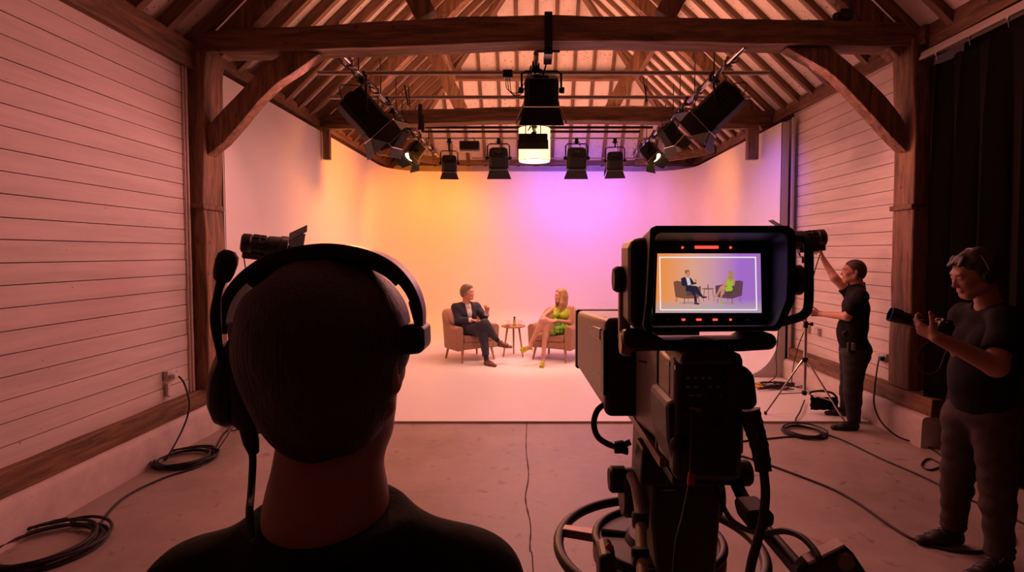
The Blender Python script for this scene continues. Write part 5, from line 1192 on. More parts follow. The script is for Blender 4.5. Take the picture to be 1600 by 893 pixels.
def torso(S, pel, chest, shl, shr, neck, f, o=0.0, s=1.0, waist=.135, belly=0.0, hip=.155, k=.05, cd=.62):
    """pelvis, ribcage, shoulders; o = clothing offset"""
    f = V(f).normalized(); pel, chest = V(pel), V(chest); sd = (V(shl)-V(shr)).normalized()
    for q in (-1, 1):
        S.cone(pel+sd*q*.055*s, pel.lerp(chest, .55)+sd*q*.05*s, (hip-.055)*s+o, (waist-.045)*s+o, k, flat=(f, .80))
        S.cone(pel.lerp(chest, .55)+sd*q*.05*s, chest+sd*q*.075*s, (waist-.045)*s+o, .112*s+o, k, flat=(f, .82))
        S.ball(pel+sd*q*.07*s-f*.035*s, .095*s+o, k)
    S.cone(chest+V((0, 0, .02)), V(neck)-(V(neck)-chest)*.25, .12*s+o, .06*s+o, k, flat=(f, cd))
    for q, sh in ((1, shl), (-1, shr)):
        S.cone(V(neck)+(chest-V(neck))*.15, V(sh)+V((0, 0, -.005)), .045*s+o, .052*s+o, k)
    if belly: S.ell(pel.lerp(chest, .38)+f*(.03+belly*.6)*s, (.125*s+o, .095*s+o, .20*s+o), basis(f), k)
def arm(S, sh, el, wr, o=0.0, s=1.0, k=.02, upto=1.0, r=(.052, .043, .044, .026)):
    S.cone(sh, el, r[0]*s+o, r[1]*s+o, k); S.cone(el, wr, r[2]*s+o, r[3]*s+o, k)
def leg(S, hp, kn, an, o=0.0, s=1.0, k=.03, r=(.088, .058, .057, .037)):
    hp, kn, an = V(hp), V(kn), V(an)
    S.cone(hp, kn, r[0]*s+o, r[1]*s+o, k); S.cone(kn, an, r[2]*s+o, r[3]*s+o, k)
    b = kn.lerp(an, .3); back = (kn-hp).normalized(); S.ball(b-(back-(an-kn).normalized()*back.dot((an-kn).normalized()))*.018, r[2]*s*.95+o, k)
# ---------------------------------------------------------------- 1. operator with the headset, from behind
OY = .64; hc = P(511, 556, OY)
op = person((hc.x, .66, 0), 'person seen from behind in black t-shirt, large in the left foreground')
neck = P(517, 775, .66); shl_ = P(262, 905, .64); shr_ = P(772, 905, .64)          # left / right in the picture
fo = V((.16, 1, -.06))
lo, hi = box_of([V((-.62, .40, .75)), V((.22, .92, 1.86))], 0)
B = SDF((-.50, .44, 1.02), (.02, .86, 1.86), .004)
Lh, Ah = head(B, P(527, 558, .645), fo, s=1.0)
B.cone(P(519, 640, .655), P(511, 795, .66), .056, .072, .03); B.cone(P(513, 790, .66), P(517, 870, .67), .066, .074, .02)
op_ch = V((neck.x, .69, 1.24))
torso(B, V((neck.x, .66, .98)), op_ch, shl_+V((.035, 0, -.055)), shr_+V((-.035, 0, -.055)), P(517, 842, .665), (0, 1, 0), o=-.008, k=.05)
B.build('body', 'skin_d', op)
H = SDF((-.40, .46, 1.50), (-.08, .80, 1.86), .003)
hairL = lambda x, y, z: Lh(x, y, z)
H.ell(P(512, 520, OY), (.0955, .108, .089), Ah, .01, clip=[(Lh(0, .055, .05), Ah[1]*.8-Ah[2]*.6)])
H.ell(P(509, 575, OY-.015), (.081, .085, .090), Ah, .03, clip=[(Lh(0, .02, 0), Ah[1])])
H.ell(P(514, 626, OY-.012), (.062, .062, .066), Ah, .03, clip=[(Lh(0, .0, 0), Ah[1]), (P(520, 700, OY), Ah[1]*.5-Ah[2])])
H.ripple(.0022, 95, 3, dirs=[(1, .3, .35), (.8, 0, .5), (1, -.4, .2)])
H.build('hair', 'hair_dark', op)
T = SDF((-.62, .40, .95), (.20, .92, 1.56), .005)
torso(T, V((neck.x, .66, .98)), op_ch, P(318, 938, .65), P(718, 930, .65), P(517, 885, .665), (0, 1, 0), o=.016, k=.07)
T.cone(P(430, 852, .66), P(318, 930, .65), .048, .056, .05); T.cone(P(600, 849, .66), P(718, 922, .65), .048, .056, .05)
T.cone(P(318, 938, .65), P(258, 1010, .66), .058, .056, .04); T.cone(P(718, 930, .65), P(778, 1010, .66), .058, .056, .04)
T.cone(P(511, 794, .650), P(517, 885, .655), .085, .13, .03)
nk = P(517, 796, .66); T.plane(nk+V((0, 0, .0)), (0, -.55, 1)) if False else None
T.cone(P(510, 640, .66), P(510, 880, .66), .13, .13, .010, mode='sub', clip=[(P(512, 790, .66), (0, .12, -1))])
T.ripple(.003, 30, 5); T.build('t_shirt', 'tshirt', op)
mb = MB(); c0 = P(516, 792, .66); n = 40; mb.tube([V((c0.x+.084*math.cos(2*PI*i/n), c0.y+.074*math.sin(2*PI*i/n), c0.z-.004-.020*math.sin(2*PI*i/n)*0-.006*abs(math.cos(2*PI*i/n)))) for i in range(n)], .008, 8, closed=True, sq=.6); 
# lower body, out of frame but real
Lg = SDF((-.52, .44, -.01), (.0, .95, 1.06), .009)
for q in (-1, 1): leg(Lg, (neck.x+q*.09, .66, .95), (neck.x+q*.11, .69, .50), (neck.x+q*.12, .66, .08), o=.022)
Lg.ell((neck.x, .66, .95), (.175, .12, .12), k=.04); Lg.build('trousers', 'trouser_b', op)
for q in (-1, 1):
    Sh = SDF((-.56, .5, -.005), (.06, .98, .16), .007); shoe(Sh, (neck.x+q*.12, .60, 0), (neck.x+q*.14, .89, 0), 1.05, ankle=1); Sh.build('shoe', 'rubber', op)
# headset (its own thing, worn on the head)
hs = thing('headset', P(380, 600, OY), 'black single ear broadcast headset with raised boom microphone on the operator in front', 'headset')
Yb = OY-.005
outer = [P(353, 520, Yb), P(356, 485, Yb), P(372, 452, Yb), P(402, 424, Yb), P(445, 402, Yb), P(512, 391, Yb), P(570, 398, Yb), P(612, 416, Yb), P(640, 445, Yb), P(655, 480, Yb), P(657, 512, Yb)]
inner_pts = smooth_path(outer, 6)
mb = MB(); n = len(inner_pts); cen = P(508, 540, Yb); vs = []
for i, p in enumerate(inner_pts):
    rad = (p-cen).normalized(); f_ = i/(n-1); w = .010+.008*math.sin(PI*f_); th = .0045+.0035*math.sin(PI*f_)
    for a, b_ in ((-w, -th), (w, -th), (w*1.05, 0), (w, th), (-w, th), (-w*1.05, 0)): vs.append(p+rad*b_+V((0, a, 0)))
fs = [(i*6+q, (i+1)*6+q, (i+1)*6+(q+1) % 6, i*6+(q+1) % 6) for i in range(n-1) for q in range(6)]+[(5, 4, 3, 2, 1, 0), tuple((n-1)*6+q for q in range(6))]
mb.add(vs, fs); mb.build('headband', 'black', hs, bevel=.0015, angle=50)
mb = MB(); n0 = len(inner_pts); pads = inner_pts[int(n0*.25):int(n0*.78)]; mb.tube([p-(p-cen).normalized()*.007 for p in pads], .0075, 8); mb.build('band_padding', 'rubber', hs)
slabh = lambda pts, Ya, Yb_: MB().prism([P(x, y, Ya) for x, y in pts], (0, Yb_-Ya, 0))
slabh([(612, 513), (640, 506), (662, 512), (663, 545), (656, 553), (620, 556), (610, 548)], .615, .66).build('temple_pad', 'black', hs, smooth=False, bevel=.006, seg=3)
slabh([(636, 470), (657, 470), (661, 512), (648, 512)], .625, .645).build('slider', 'steel', hs, smooth=False, bevel=.003)
slabh([(352, 508), (366, 500), (372, 535), (368, 560), (357, 556)], .625, .645).build('slider', 'steel', hs, smooth=False, bevel=.003)
mb = MB(); e0 = P(392, 600, OY); ax = (V((-1, -.10, .22))).normalized()
mb.lathe([(.030, .0), (.040, .004), (.043, .012), (.042, .022), (.034, .030), (.015, .033), (0, .033)], e0+ax*.004, ax, 36)
mb.v = [V((v.x, v.y, e0.z+(v.z-e0.z)*1.28)) for v in mb.v]; mb.build('ear_cup', 'black', hs)
mb = MB(); mb.lathe([(.026, -.026), (.041, -.022), (.045, -.010), (.041, .004), (.03, .004)], e0, ax, 36); mb.v = [V((v.x, v.y, e0.z+(v.z-e0.z)*1.30)) for v in mb.v]; mb.build('ear_cushion', 'rubber', hs)
slabh([(343, 584), (366, 588), (372, 620), (368, 628), (350, 622), (343, 605)], .60, .645).build('boom_pivot', 'black', hs, smooth=False, bevel=.006, seg=3)
mb = MB(); mb.tube(smooth_path([P(357, 600, .61), P(349, 568, .605), P(340, 530, .60), P(337, 490, .60), P(341, 455, .60), P(349, 430, .60)], 7), [.0050+.0008*math.sin(i*.4) for i in range(36)], 10); mb.build('boom_arm', 'rubber', hs)
mb = MB(); d = P(356, 400, .60)-P(346, 436, .60); mb.lathe([(.004, 0), (.0085, .004), (.0105, .012), (.0115, .024), (.0105, .032), (.006, .037), (0, .038)], P(345, 442, .60), d, 20); mb.build('microphone', 'rubber', hs)
mb = MB(); mb.lathe([(.0095, 0), (.009, .02), (.006, .034), (.004, .036)], P(386, 663, .625), (P(395, 700, .625)-P(386, 663, .625)), 12)
mb.tube(smooth_path([P(391, 690, .625), P(395, 715, .625), P(394, 745, .62), P(392, 775, .60), P(390, 800, .575), P(392, 840, .56)], 6), .0042, 8); mb.build('cable', 'rubber', hs)
MB().tube(smooth_path([P(400, 664, .64), P(412, 668, .65), P(425, 664, .66)], 5), .003, 6).build('cable', 'rubber', hs)
# ---------------------------------------------------------------- 2. technician steadying the light
TY = 5.55
fd = V((-1, .10, 0)); hc = P(1333, 424, TY)
J = dict(neck=P(1340, 447, TY), chest=P(1337, 478, TY), pel=P(1334, 545, TY), sn=P(1345, 463, TY-.19), sf=P(1331, 460, TY+.17),
         en=P(1324, 494, TY-.10), wn=P(1281, 490, 5.83), ef=P(1304, 434, 5.76), wf=P(1286, 404, 5.90),
         hn=P(1336, 556, TY-.09), hf=P(1331, 556, TY+.09), kn=P(1332, 612, TY-.10), kf=P(1326, 608, 5.72), an=P(1334, 664, 5.47), af=P(1322, 645, 5.90))
J['an'] = V((J['an'].x, J['an'].y, .10)); J['af'] = V((J['af'].x, J['af'].y, .12))
te = person((J['an'].x, J['an'].y, 0), 'person in black polo shirt reaching up to the light on the right stand')
allp = [v for v in J.values()]+[hc+V((0, 0, .16)), P(1280, 392, 5.95)]
lo, hi = box_of(allp, .17); lo[2] = -.01
B = SDF(lo, hi, .0065)
Lh, Ah = head(B, hc, V((-.93, .35, .02)), s=1.03, neck=J['neck']-V((0, 0, .01)))
torso(B, J['pel'], J['chest'], J['sf'], J['sn'], J['neck'], fd, o=-.008)
arm(B, J['sn'], J['en'], J['wn']); arm(B, J['sf'], J['ef'], J['wf'])
hand(B, J['wn'], (-1, .25, .1), (-.1, 1, .0), (0, 0, 1), 1.0, (45, 48, 50, 52), thumb=45)
hand(B, J['wf'], (P(1281, 388, 5.95)-J['wf']), (-1, .3, -.2), (-.3, -1, .3), 1.0, (48, 52, 55, 58), thumb=40)
leg(B, J['hn'], J['kn'], J['an']); leg(B, J['hf'], J['kf'], J['af']); B.build('body', 'skin', te)
face_bits(te, Lh, Ah, 1.03)
H = SDF(*box_of([hc], .17), .005); hair_cap(H, Lh, Ah, 1.03, .0035, low=-.03); H.build('hair', 'hair_short', te)
T = SDF(lo, hi, .0065)
torso(T, J['pel']+V((0, 0, -.0)), J['chest'], J['sf'], J['sn'], J['neck'], fd, o=.018, belly=.03, waist=.145)
T.plane(J['pel']+V((0, 0, -.03)), (0, 0, -1))
for s_, e_, k_ in (('sn', 'en', .80), ('sf', 'ef', .45)):
    a, b_ = J[s_], J[e_]; q = a.lerp(b_, k_); T.cone(a, b_, .070, .066, .025, clip=[(q, (b_-a))])
T.ell(J['sf']+V((0, 0, .0)), (.07, .07, .07), k=.03); T.cone(J['neck']+V((0, 0, -.02)), J['neck']+V((.004, 0, .012)), .074, .066, .012)
T.cone(J['neck']+V((0, 0, .02)), J['neck']+V((0, 0, .10)), .062, .066, .004, mode='sub')
T.ripple(.0035, 36, 8); T.build('polo_shirt', 'tshirt', te)
L_ = SDF((lo[0], lo[1], -.01), (hi[0], hi[1], J['pel'].z+.06), .0075)
leg(L_, J['hn'], J['kn'], J['an'], o=.024); leg(L_, J['hf'], J['kf'], J['af'], o=.024)
for q in ('hn', 'hf'): L_.ball(J[q]+V((.02, 0, .01)), .12, .05)
L_.ell(J['pel'], (.125, .17, .10), k=.04); L_.plane(J['pel']+V((0, 0, .02)), (0, 0, 1)); L_.plane(V((0, 0, .085)), (0, 0, -1)); L_.ripple(.002, 44, 2, dirs=[(.3, .3, 1), (-.4, .2, 1), (.2, -.5, .9)]); L_.build('trousers', 'trouser_b', te)
for a in ('an', 'af'):
    Sh = SDF((lo[0]-.25, lo[1], -.01), (hi[0], hi[1], .2), .006); v = J[a]; z = 0 if a == 'an' else .022; hl = V((v.x+.055, v.y, z)); shoe(Sh, hl, hl+V((-.285, .02, 0)), 1.08, ankle=1, hi=.10); Sh.build('shoe', 'rubber', te)
mb = MB(); mb.tube([J['neck']+V((.062*math.cos(a), .066*math.sin(a), .004+.02*math.cos(a))) for a in [2*PI*i/26 for i in range(26)]], .004, 6, closed=True); mb.build('collar_trim', 'grey', te)
w = J['wn']+V((.012, 0, 0)); mb = MB(); mb.lathe([(.030, -.009), (.032, 0), (.030, .009)], w, (J['wn']-J['en']), 20); mb.box(w+V((0, -.033, 0)), (.03, .012, .032)); mb.build('wristwatch', 'gloss', te)
bx = P(1329, 541, TY-.175); r = MB(); r.box(bx+V((0, .01, -.01)), (.05, .035, .10)); r.build('belt_pouch', 'rubber', te, bevel=.01)
MB().lathe([(.028, -.012), (.034, 0), (.028, .012)], P(1321, 521, TY-.175), (0, 1, .1), 20).build('key_reel', 'rubber', te)
bx = P(1333, 541, TY-.185); MB().box(bx, (.035, .02, .07)).build('belt_phone', 'grey', te, bevel=.004)
mb = MB(); n = 30; mb.tube([V((J['pel'].x+.01+.118*math.cos(2*PI*i/n), J['pel'].y+.172*math.sin(2*PI*i/n), J['pel'].z-.03)) for i in range(n)], .014, 6, closed=True); mb.build('belt', 'leather', te)
MB().lathe([(.004, -.002), (.004, 0)], P(1317, 465, TY-.16), (-1, -.5, 0), 8).build('shirt_button', 'white_plastic', te)
# ---------------------------------------------------------------- 3. photographer by the curtain
FY = 3.05
hc = P(1521, 428, 3.0); up3 = V((-.34, 0, .94)); f3 = V((-.93, .14, -.33))
J = dict(neck=P(1546, 478, 3.05), chest=P(1541, 535, 3.08), pel=P(1530, 640, 3.12), sn=P(1573, 500, 2.90), sf=P(1508, 494, 3.26),
         en=P(1556, 572, 2.80), wn=P(1464, 527, 2.83), ef=P(1505, 560, 3.22), wf=P(1478, 524, 3.02),
         hn=P(1553, 655, 3.03), hf=P(1508, 655, 3.20), kn=P(1558, 755, 3.0), kf=P(1497, 735, 3.24), an=P(1562, 858, 2.98), af=P(1489, 818, 3.30))
J['an'].z = .09; J['af'].z = .09
ph = person((J['af'].x+.1, 3.15, 0), 'person in black t-shirt and jeans by the curtain, holding a long lens camera')
allp = list(J.values())+[hc+up3*.16, P(1412, 520, 2.85)]
lo, hi = box_of(allp, .16); lo[2] = -.01; lo[0] -= .1
B = SDF(lo, hi, .0055)
Lh, Ah = head(B, hc, f3, up3, s=1.07, neck=J['neck'])
torso(B, J['pel'], J['chest'], J['sn'], J['sf'], J['neck'], V((-.92, -.4, 0)), o=-.008)
arm(B, J['sn'], J['en'], J['wn'], s=1.08, r=(.055, .048, .050, .030)); arm(B, J['sf'], J['ef'], J['wf'])
hand(B, J['wn'], P(1425, 506, 2.93)-J['wn'], (-.15, .8, .55), (.25, .4, 1), 1.08, (28, 34, 38, 42), thumb=62, bend=.25)
hand(B, J['wf'], P(1448, 510, 3.0)-J['wf'], (0, -.7, .6), (0, .5, 1), 1.05, (45, 50, 52, 52), thumb=40)
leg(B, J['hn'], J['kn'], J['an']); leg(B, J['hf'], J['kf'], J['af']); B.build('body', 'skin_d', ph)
face_bits(ph, Lh, Ah, 1.07)
H = SDF(*box_of([hc], .19), .0045)
hair_cap(H, Lh, Ah, 1.07, .013, low=-.02)
for i in range(7): a = -.9+i*.3; H.cone(Lh(.05*math.sin(a), .040, .104), Lh(.058*math.sin(a), .088-.012*abs(a), .078-.008*abs(a)), .011, .006, .012)   # swept fringe
H.ripple(.004, 60, 4); H.build('hair', 'hair_dark', ph)
bd = MB()
BE = SDF(*box_of([hc], .19), .004)
BE.cone(Lh(-.02, .066, -.094), Lh(.02, .066, -.094), .0215, k=.01, clip=[(Lh(0, 0, -.078), Ah[2])])
for q in (-1, 1): BE.cone(Lh(q*.018, .061, -.094), Lh(q*.056, -.004, -.052), .0225, .0235, .01, clip=[(Lh(0, .03, -.062), Ah[2]-Ah[1]*.25)])
T = SDF(lo, hi, .0065)
torso(T, J['pel'], J['chest'], J['sn'], J['sf'], J['neck'], V((-.92, -.4, 0)), o=.020, waist=.16, hip=.165, belly=.02)
T.plane(J['pel']+V((0, 0, -.0)), (-.05, 0, -1))
for s_, e_, k_ in (('sn', 'en', .72), ('sf', 'ef', .7)):
    a, b_ = J[s_], J[e_]; q = a.lerp(b_, k_); T.cone(a+V((0, 0, .0)), b_, .078, .082, .03, clip=[(q, (b_-a))])
T.cone(J['neck']+V((-.01, 0, .01)), J['neck']+V((-.05, 0, .11)), .066, .07, .006, mode='sub')
T.ripple(.004, 34, 11); T.build('t_shirt', 'tshirt', ph)
L_ = SDF((lo[0], lo[1], -.01), (hi[0], hi[1], J['pel'].z+.10), .0075)
leg(L_, J['hn'], J['kn'], J['an'], o=.026); leg(L_, J['hf'], J['kf'], J['af'], o=.026)
for q in ('hn', 'hf'): L_.ball(J[q]+V((.02, 0, .01)), .115, .05)
L_.ell(J['pel'], (.14, .165, .11), k=.04); L_.plane(J['pel']+V((0, 0, .06)), (0, 0, 1)); L_.plane(V((0, 0, .10)), (0, 0, -1))
for q in ('an', 'af'):
    for i in range(3): L_.ell(J[q]+V((.004*i, 0, .03+i*.035)), (.070-.003*i, .070-.003*i, .017), k=.012)
L_.ripple(.0022, 44, 6, dirs=[(.3, .3, 1), (-.4, .2, 1), (.2, -.5, .9)]); L_.build('jeans', 'jeans_b', ph)
for a, dy in (('an', -.05), ('af', .0)):
    Sh = SDF((lo[0]-.3, lo[1]-.1, -.01), (hi[0], hi[1]+.1, .24), .006); v = J[a]; hl = V((v.x+.065, v.y, 0)); sh_ = hl+V((-.30, dy, 0)); shoe(Sh, hl, sh_, 1.12, ankle=1, hi=.11); Sh.build('boot', 'rubber', ph)
for a, dy in (('an', -.05), ('af', .0)):
    v = J[a]; mb = MB()
    for i in range(5):
        c = V((v.x+.065-.095-.028*i, v.y+dy*(.35+.1*i), .105-.011*i)); mb.tube([c+V((.012, -.03, -.008)), c+V((0, 0, .008)), c+V((-.012, .03, -.008))], .0035, 6)
    mb.tube(smooth_path([c+V((.11, -.02, .05)), c+V((.10, -.04, .075)), c+V((.09, -.03, .045)), c+V((.11, .01, .055))], 4), .0035, 6)
    mb.build('shoelace', 'rubber', ph)
# headphones pushed round the head
hp_ = thing('headphones', Lh(0, 0, 0), 'thin black headphones worn by the photographer with the long lens', 'headphones')
mb = MB(); mb.tube([Lh(.093*math.sin(a), -.022+.002*math.cos(a), .012+.121*math.cos(a)) for a in [-1.75+3.5*i/24 for i in range(25)]], .0042, 8); mb.build('headband', 'grey', hp_)
for q in (-1, 1):
    mb = MB(); mb.lathe([(.02, 0), (.034, .004), (.036, .016), (.030, .026), (0, .028)], Lh(q*.083, -.014, -.010), Ah[0]*q, 22); mb.build('ear_cup', 'black', hp_)
# long lens camera in both hands
ax0, ax1 = P(1390, 490, 3.04), P(1486, 519, 2.95); d = (ax1-ax0).normalized()
cm = thing('photo_camera', ax0.lerp(ax1, .6), 'black photo camera with a long lens and hood held level by the photographer', 'camera')
l = (ax1-ax0).length
MB().lathe([(.0355, .045), (.0385, .0), (.0415, .0), (.040, .055), (.036, .060), (.034, .0601)], ax0, d, 30).build('lens_hood', 'gloss', cm, angle=30)
MB().lathe([(.0, .02), (.032, .021), (.034, .05), (.034, .12), (.0355, .125), (.0355, .155), (.031, .16), (.031, l*.78)], ax0, d, 30).build('lens_barrel', 'blackm', cm, angle=30)
mb = MB(); mb.T = frame(ax0+d*(l*.86), d); mb.box((0, 0, -.005), (.135, .06, .085)); mb.box((0, .004, .045), (.055, .055, .035)); mb.box((.05, -.01, -.0), (.04, .075, .09)); mb.build('camera_body', 'black', cm, bevel=.012, seg=3)
mb = MB(); mb.T = frame(ax0+d*(l*.86), d); mb.lathe([(.013, 0), (.013, .010)], (.045, 0, .04), (0, 0, 1), 14); mb.lathe([(.010, 0), (.010, .010)], (-.045, 0, .04), (0, 0, 1), 14); mb.build('dial', 'blackm', cm)
MB().lathe([(.02, -.0), (.03, .012), (.031, .02)], ax0+d*.030, d, 24).build('front_glass', 'lens', cm)
s0, s1 = ax0+d*(l*.72), ax0+d*(l*1.0); mb = MB(); mb.tube(smooth_path([s0+V((0, -.04, -.03)), P(1437, 545, 2.9), P(1436, 572, 2.9), P(1450, 584, 2.92), P(1468, 575, 2.95), P(1478, 550, 2.98), s1+V((0, -.02, -.04))], 7), .007, 8, sq=.35); mb.build('neck_strap', 'leather', cm)
# ---------------------------------------------------------------- 4. seated man in the dark suit
SY = 8.95; hc = P(731, 456.5, SY)
J = dict(neck=P(728, 474, SY+.02), chest=P(727, 489, SY+.04), pel=P(727, 518, SY+.12), sn=P(712, 480.5, SY-.03), sf=P(744, 479.5, SY+.12),
         en=P(716, 500.5, SY-.10), wn=P(737, 500, SY-.22), ef=P(757, 495.5, SY+.06), wf=P(761, 488.5, SY-.10),
         hn=P(722, 517, SY-.02), hf=P(733, 517, SY+.10), kn=P(757, 505.5, SY-.32), kf=P(754, 519, SY-.26), an=P(777, 531, SY-.22), af=P(760, 557, SY-.38))
J['af'].z = .115
mn = person((J['af'].x, J['af'].y, .022), 'person in navy suit and white shirt sitting in the left armchair, one hand raised')
allp = list(J.values())+[hc+V((0, 0, .12)), P(765, 476, SY-.1), P(803, 545, SY-.2)]
lo, hi = box_of(allp, .14); lo[2] = .0
B = SDF(lo, hi, .0065)
Lh, Ah = head(B, hc, V((.93, -.36, .0)), V((-.08, 0, 1)), s=1.06, neck=J['neck']-V((0, 0, .01)))
fs_ = V((.6, -.8, .05))
torso(B, J['pel'], J['chest'], J['sn'], J['sf'], J['neck'], fs_, o=-.008)
arm(B, J['sn'], J['en'], J['wn']); arm(B, J['sf'], J['ef'], J['wf'])
hand(B, J['wn'], (.95, -.25, .05), (0, -.2, -1), (.2, -1, 0), 1.1, (14, 18, 20, 22), thumb=30)
hand(B, J['wf'], (.15, -.15, 1), (-.6, -.75, .0), (-1, .4, .3), 1.1, (38, 45, 50, 50), thumb=25, bend=.0)
leg(B, J['hn'], J['kn'], J['an']); leg(B, J['hf'], J['kf'], J['af']); B.build('body', 'skin', mn)
face_bits(mn, Lh, Ah, 1.06)
H = SDF(*box_of([hc], .18), .005); hair_cap(H, Lh, Ah, 1.06, .011, low=-.045)
H.cone(Lh(-.03, .050, .092), Lh(.035, .050, .092), .018, k=.02); H.ripple(.003, 80, 4); H.build('hair', 'hair_grey', mn)
T = SDF(lo, hi, .0065)
torso(T, J['pel'], J['chest'], J['sn'], J['sf'], J['neck'], fs_, o=.008); T.cone(J['neck']+V((0, 0, -.02)), J['neck']+V((.0, 0, .025)), .068, .060, .01)
T.cone(J['neck']+V((0, 0, .02)), J['neck']+V((0, 0, .1)), .054, .06, .004, mode='sub')
ck = J['neck']+fs_*.085+V((0, 0, -.02)); T.cone(ck+V((0, 0, .04)), ck+V((0, 0, -.05)), .028, .006, .004, mode='sub')
for e_, w_ in (('en', 'wn'), ('ef', 'wf')): a = J[e_].lerp(J[w_], .6); b_ = J[w_]; T.cone(a, b_, .040, .036, .004, clip=[(b_, b_-a)])
T.plane(J['pel'], (0, 0, -1)); T.build('shirt', 'shirt_w', mn)
T = SDF(lo, hi, .0065)
torso(T, J['pel']+V((0, 0, -.03)), J['chest'], J['sn'], J['sf'], J['neck'], fs_, o=.026, waist=.145); T.plane(J['pel']+V((0, 0, -.09)), (0, 0, -1))
arm(T, J['sn'], J['en'], J['en'], r=(.070, .060, .06, .06)); arm(T, J['sf'], J['ef'], J['ef'], r=(.070, .060, .06, .06))
for e_, w_ in (('en', 'wn'), ('ef', 'wf')): a, b_ = J[e_], J[w_]; q = a.lerp(b_, .86); T.cone(a, b_, .058, .043, .02, clip=[(q, b_-a)])
v0 = J['neck']+fs_*.10+V((0, 0, .03)); v1 = J['pel']+fs_*.19+V((.02, 0, .06))                        # open front showing the shirt
T.cone(v0, v1, .058, .034, .006, mode='sub', flat=(V((.8, .6, 0)), .9)); T.cone(v0-fs_*.03, v0.lerp(v1, .6)+fs_*.02, .050, .050, .006, mode='sub')
T.cone(J['neck']+V((0, 0, .02)), J['neck']+V((0, 0, .1)), .070, .072, .008, mode='sub'); T.ripple(.006, 30, 4); T.build('suit_jacket', 'suit', mn)
L_ = SDF((lo[0], lo[1], 0), (hi[0], hi[1], J['pel'].z+.42), .007)
for h_, k_, a_, o_ in (('hn', 'kn', 'an', .03), ('hf', 'kf', 'af', .07)):
    a, b_, c = J[h_], J[k_], J[a_]; L_.cone(a, b_, .100, .078, .04); q = b_.lerp(c, .86); L_.cone(b_, c, .078, .058, .035, clip=[(q, c-b_)])
L_.ell(J['pel']+V((0, 0, -.02)), (.16, .16, .11), k=.05); L_.ripple(.007, 30, 9); L_.build('suit_trousers', 'suit', mn)
for k_, a_ in (('kn', 'an'), ('kf', 'af')): S_ = SDF(*box_of([J[a_]], .2), .006); S_.cone(J[k_].lerp(J[a_], .75), J[a_], .043, .040, .01); S_.build('sock', 'sock', mn)
toeN = P(801, 541, SY-.28); heelN = J['an']+V((-.015, .0, -.075)); 
Sh = SDF(*box_of([heelN, toeN, J['af'], J['af']+V((.25, -.25, -.1))], .13), .005)
shoe(Sh, P(777, 541, SY-.22), toeN+V((0, 0, -.03)), 1.02, up=(.25, -.2, 1), ankle=1, hi=.075); Sh.build('shoe', 'leather', mn)
Sh = SDF(*box_of([heelN, toeN, J['af'], J['af']+V((.25, -.25, -.1))], .13), .005); hl = V((J['af'].x-.035, J['af'].y+.045, .022)); shoe(Sh, hl, V((P(776, 569, 8.5).x, hl.y-.20, .022)), 1.05, ankle=1, hi=.08)
Sh.build('shoe', 'leather', mn)
for i in range(4): q = v0.lerp(v1, .15+.22*i)-fs_*.035; MB().lathe([(.006, 0), (.005, .004)], q, fs_, 8).build('shirt_button', 'grey', mn)
# ---------------------------------------------------------------- 5. seated woman in the green dress
WY = 8.98; hc = P(875.5, 461.5, WY)
J = dict(neck=P(879, 477, WY+.03), chest=P(878, 489, WY+.03), pel=P(879, 514, WY+.12), sn=P(893, 480.5, WY-.02), sf=P(867, 480, WY+.13),
         en=P(890, 503, WY-.06), wn=P(872, 500.5, WY-.22), ef=P(848, 495, WY-.05), wf=P(857, 499, WY-.22),
         hn=P(884, 515, WY+.0), hf=P(873, 515, WY+.10), kt=P(848, 500.5, WY-.34), kb=P(853, 511.5, WY-.30), at=P(829, 537, WY-.36), ab=P(849, 553, WY-.44))
wm = person((J['ab'].x, J['ab'].y, .022), 'person with long blonde hair and lime green dress sitting in the right armchair')
allp = list(J.values())+[hc+V((0, 0, .12)), P(815, 550, WY-.4), P(850, 570, WY-.6)]
lo, hi = box_of(allp, .13); lo[2] = .0
B = SDF(lo, hi, .006)
Lh, Ah = head(B, hc, V((-.90, -.42, -.03)), V((.08, 0, 1)), s=.97, neck=J['neck'], female=True)
fw = V((-.45, -.89, .05))
torso(B, J['pel'], J['chest'], J['sf'], J['sn'], J['neck'], fw, o=-.012, s=.88)
ra = (.042, .034, .034, .022)
arm(B, J['sn'], J['en'], J['wn'], r=ra); arm(B, J['sf'], J['ef'], J['wf'], r=ra)
hand(B, J['wn'], (-.95, -.25, .02), (0, -.2, -1), (.1, -1, 0), .95, (14, 18, 20, 22), thumb=25)
hand(B, J['wf'], (.95, -.1, -.1), (0, -.1, -1), (0, -1, .2), .95, (12, 15, 18, 20), thumb=25)
rl = (.080, .052, .052, .030)
leg(B, J['hn'], J['kt'], J['at'], r=rl); leg(B, J['hf'], J['kb'], J['ab'], r=rl)
# bare feet in the shoes
B.cone(J['at'], J['at']+V((.01, .0, -.035)), .030, .026, .015); B.cone(J['at']+V((0, -.01, -.03)), J['at']+V((-.13, -.06, -.075)), .028, .022, .02)
B.cone(J['ab'], V((J['ab'].x, J['ab'].y+.01, .10)), .028, .026, .015); B.cone(V((J['ab'].x, J['ab'].y, .105)), V((J['ab'].x-.03, J['ab'].y-.14, .045)), .028, .024, .02)
B.build('body', 'skin', wm); face_bits(wm, Lh, Ah, .97)
mb = MB(); mb.tube([Lh(-.016, .094, -.060), Lh(0, .097, -.062), Lh(.016, .094, -.060)], .0045, 6); mb.build('lips', 'lip', wm)
H = SDF(*box_of([hc, hc+V((.05, 0, -.33))], .18), .005)
H.ell(Lh(0, -.016, .032), (.086, .104, .098), Ah, .01, clip=[(Lh(0, .045, .05), Ah[1]*.8-Ah[2]*.6)])
r_, f_, u_ = Ah
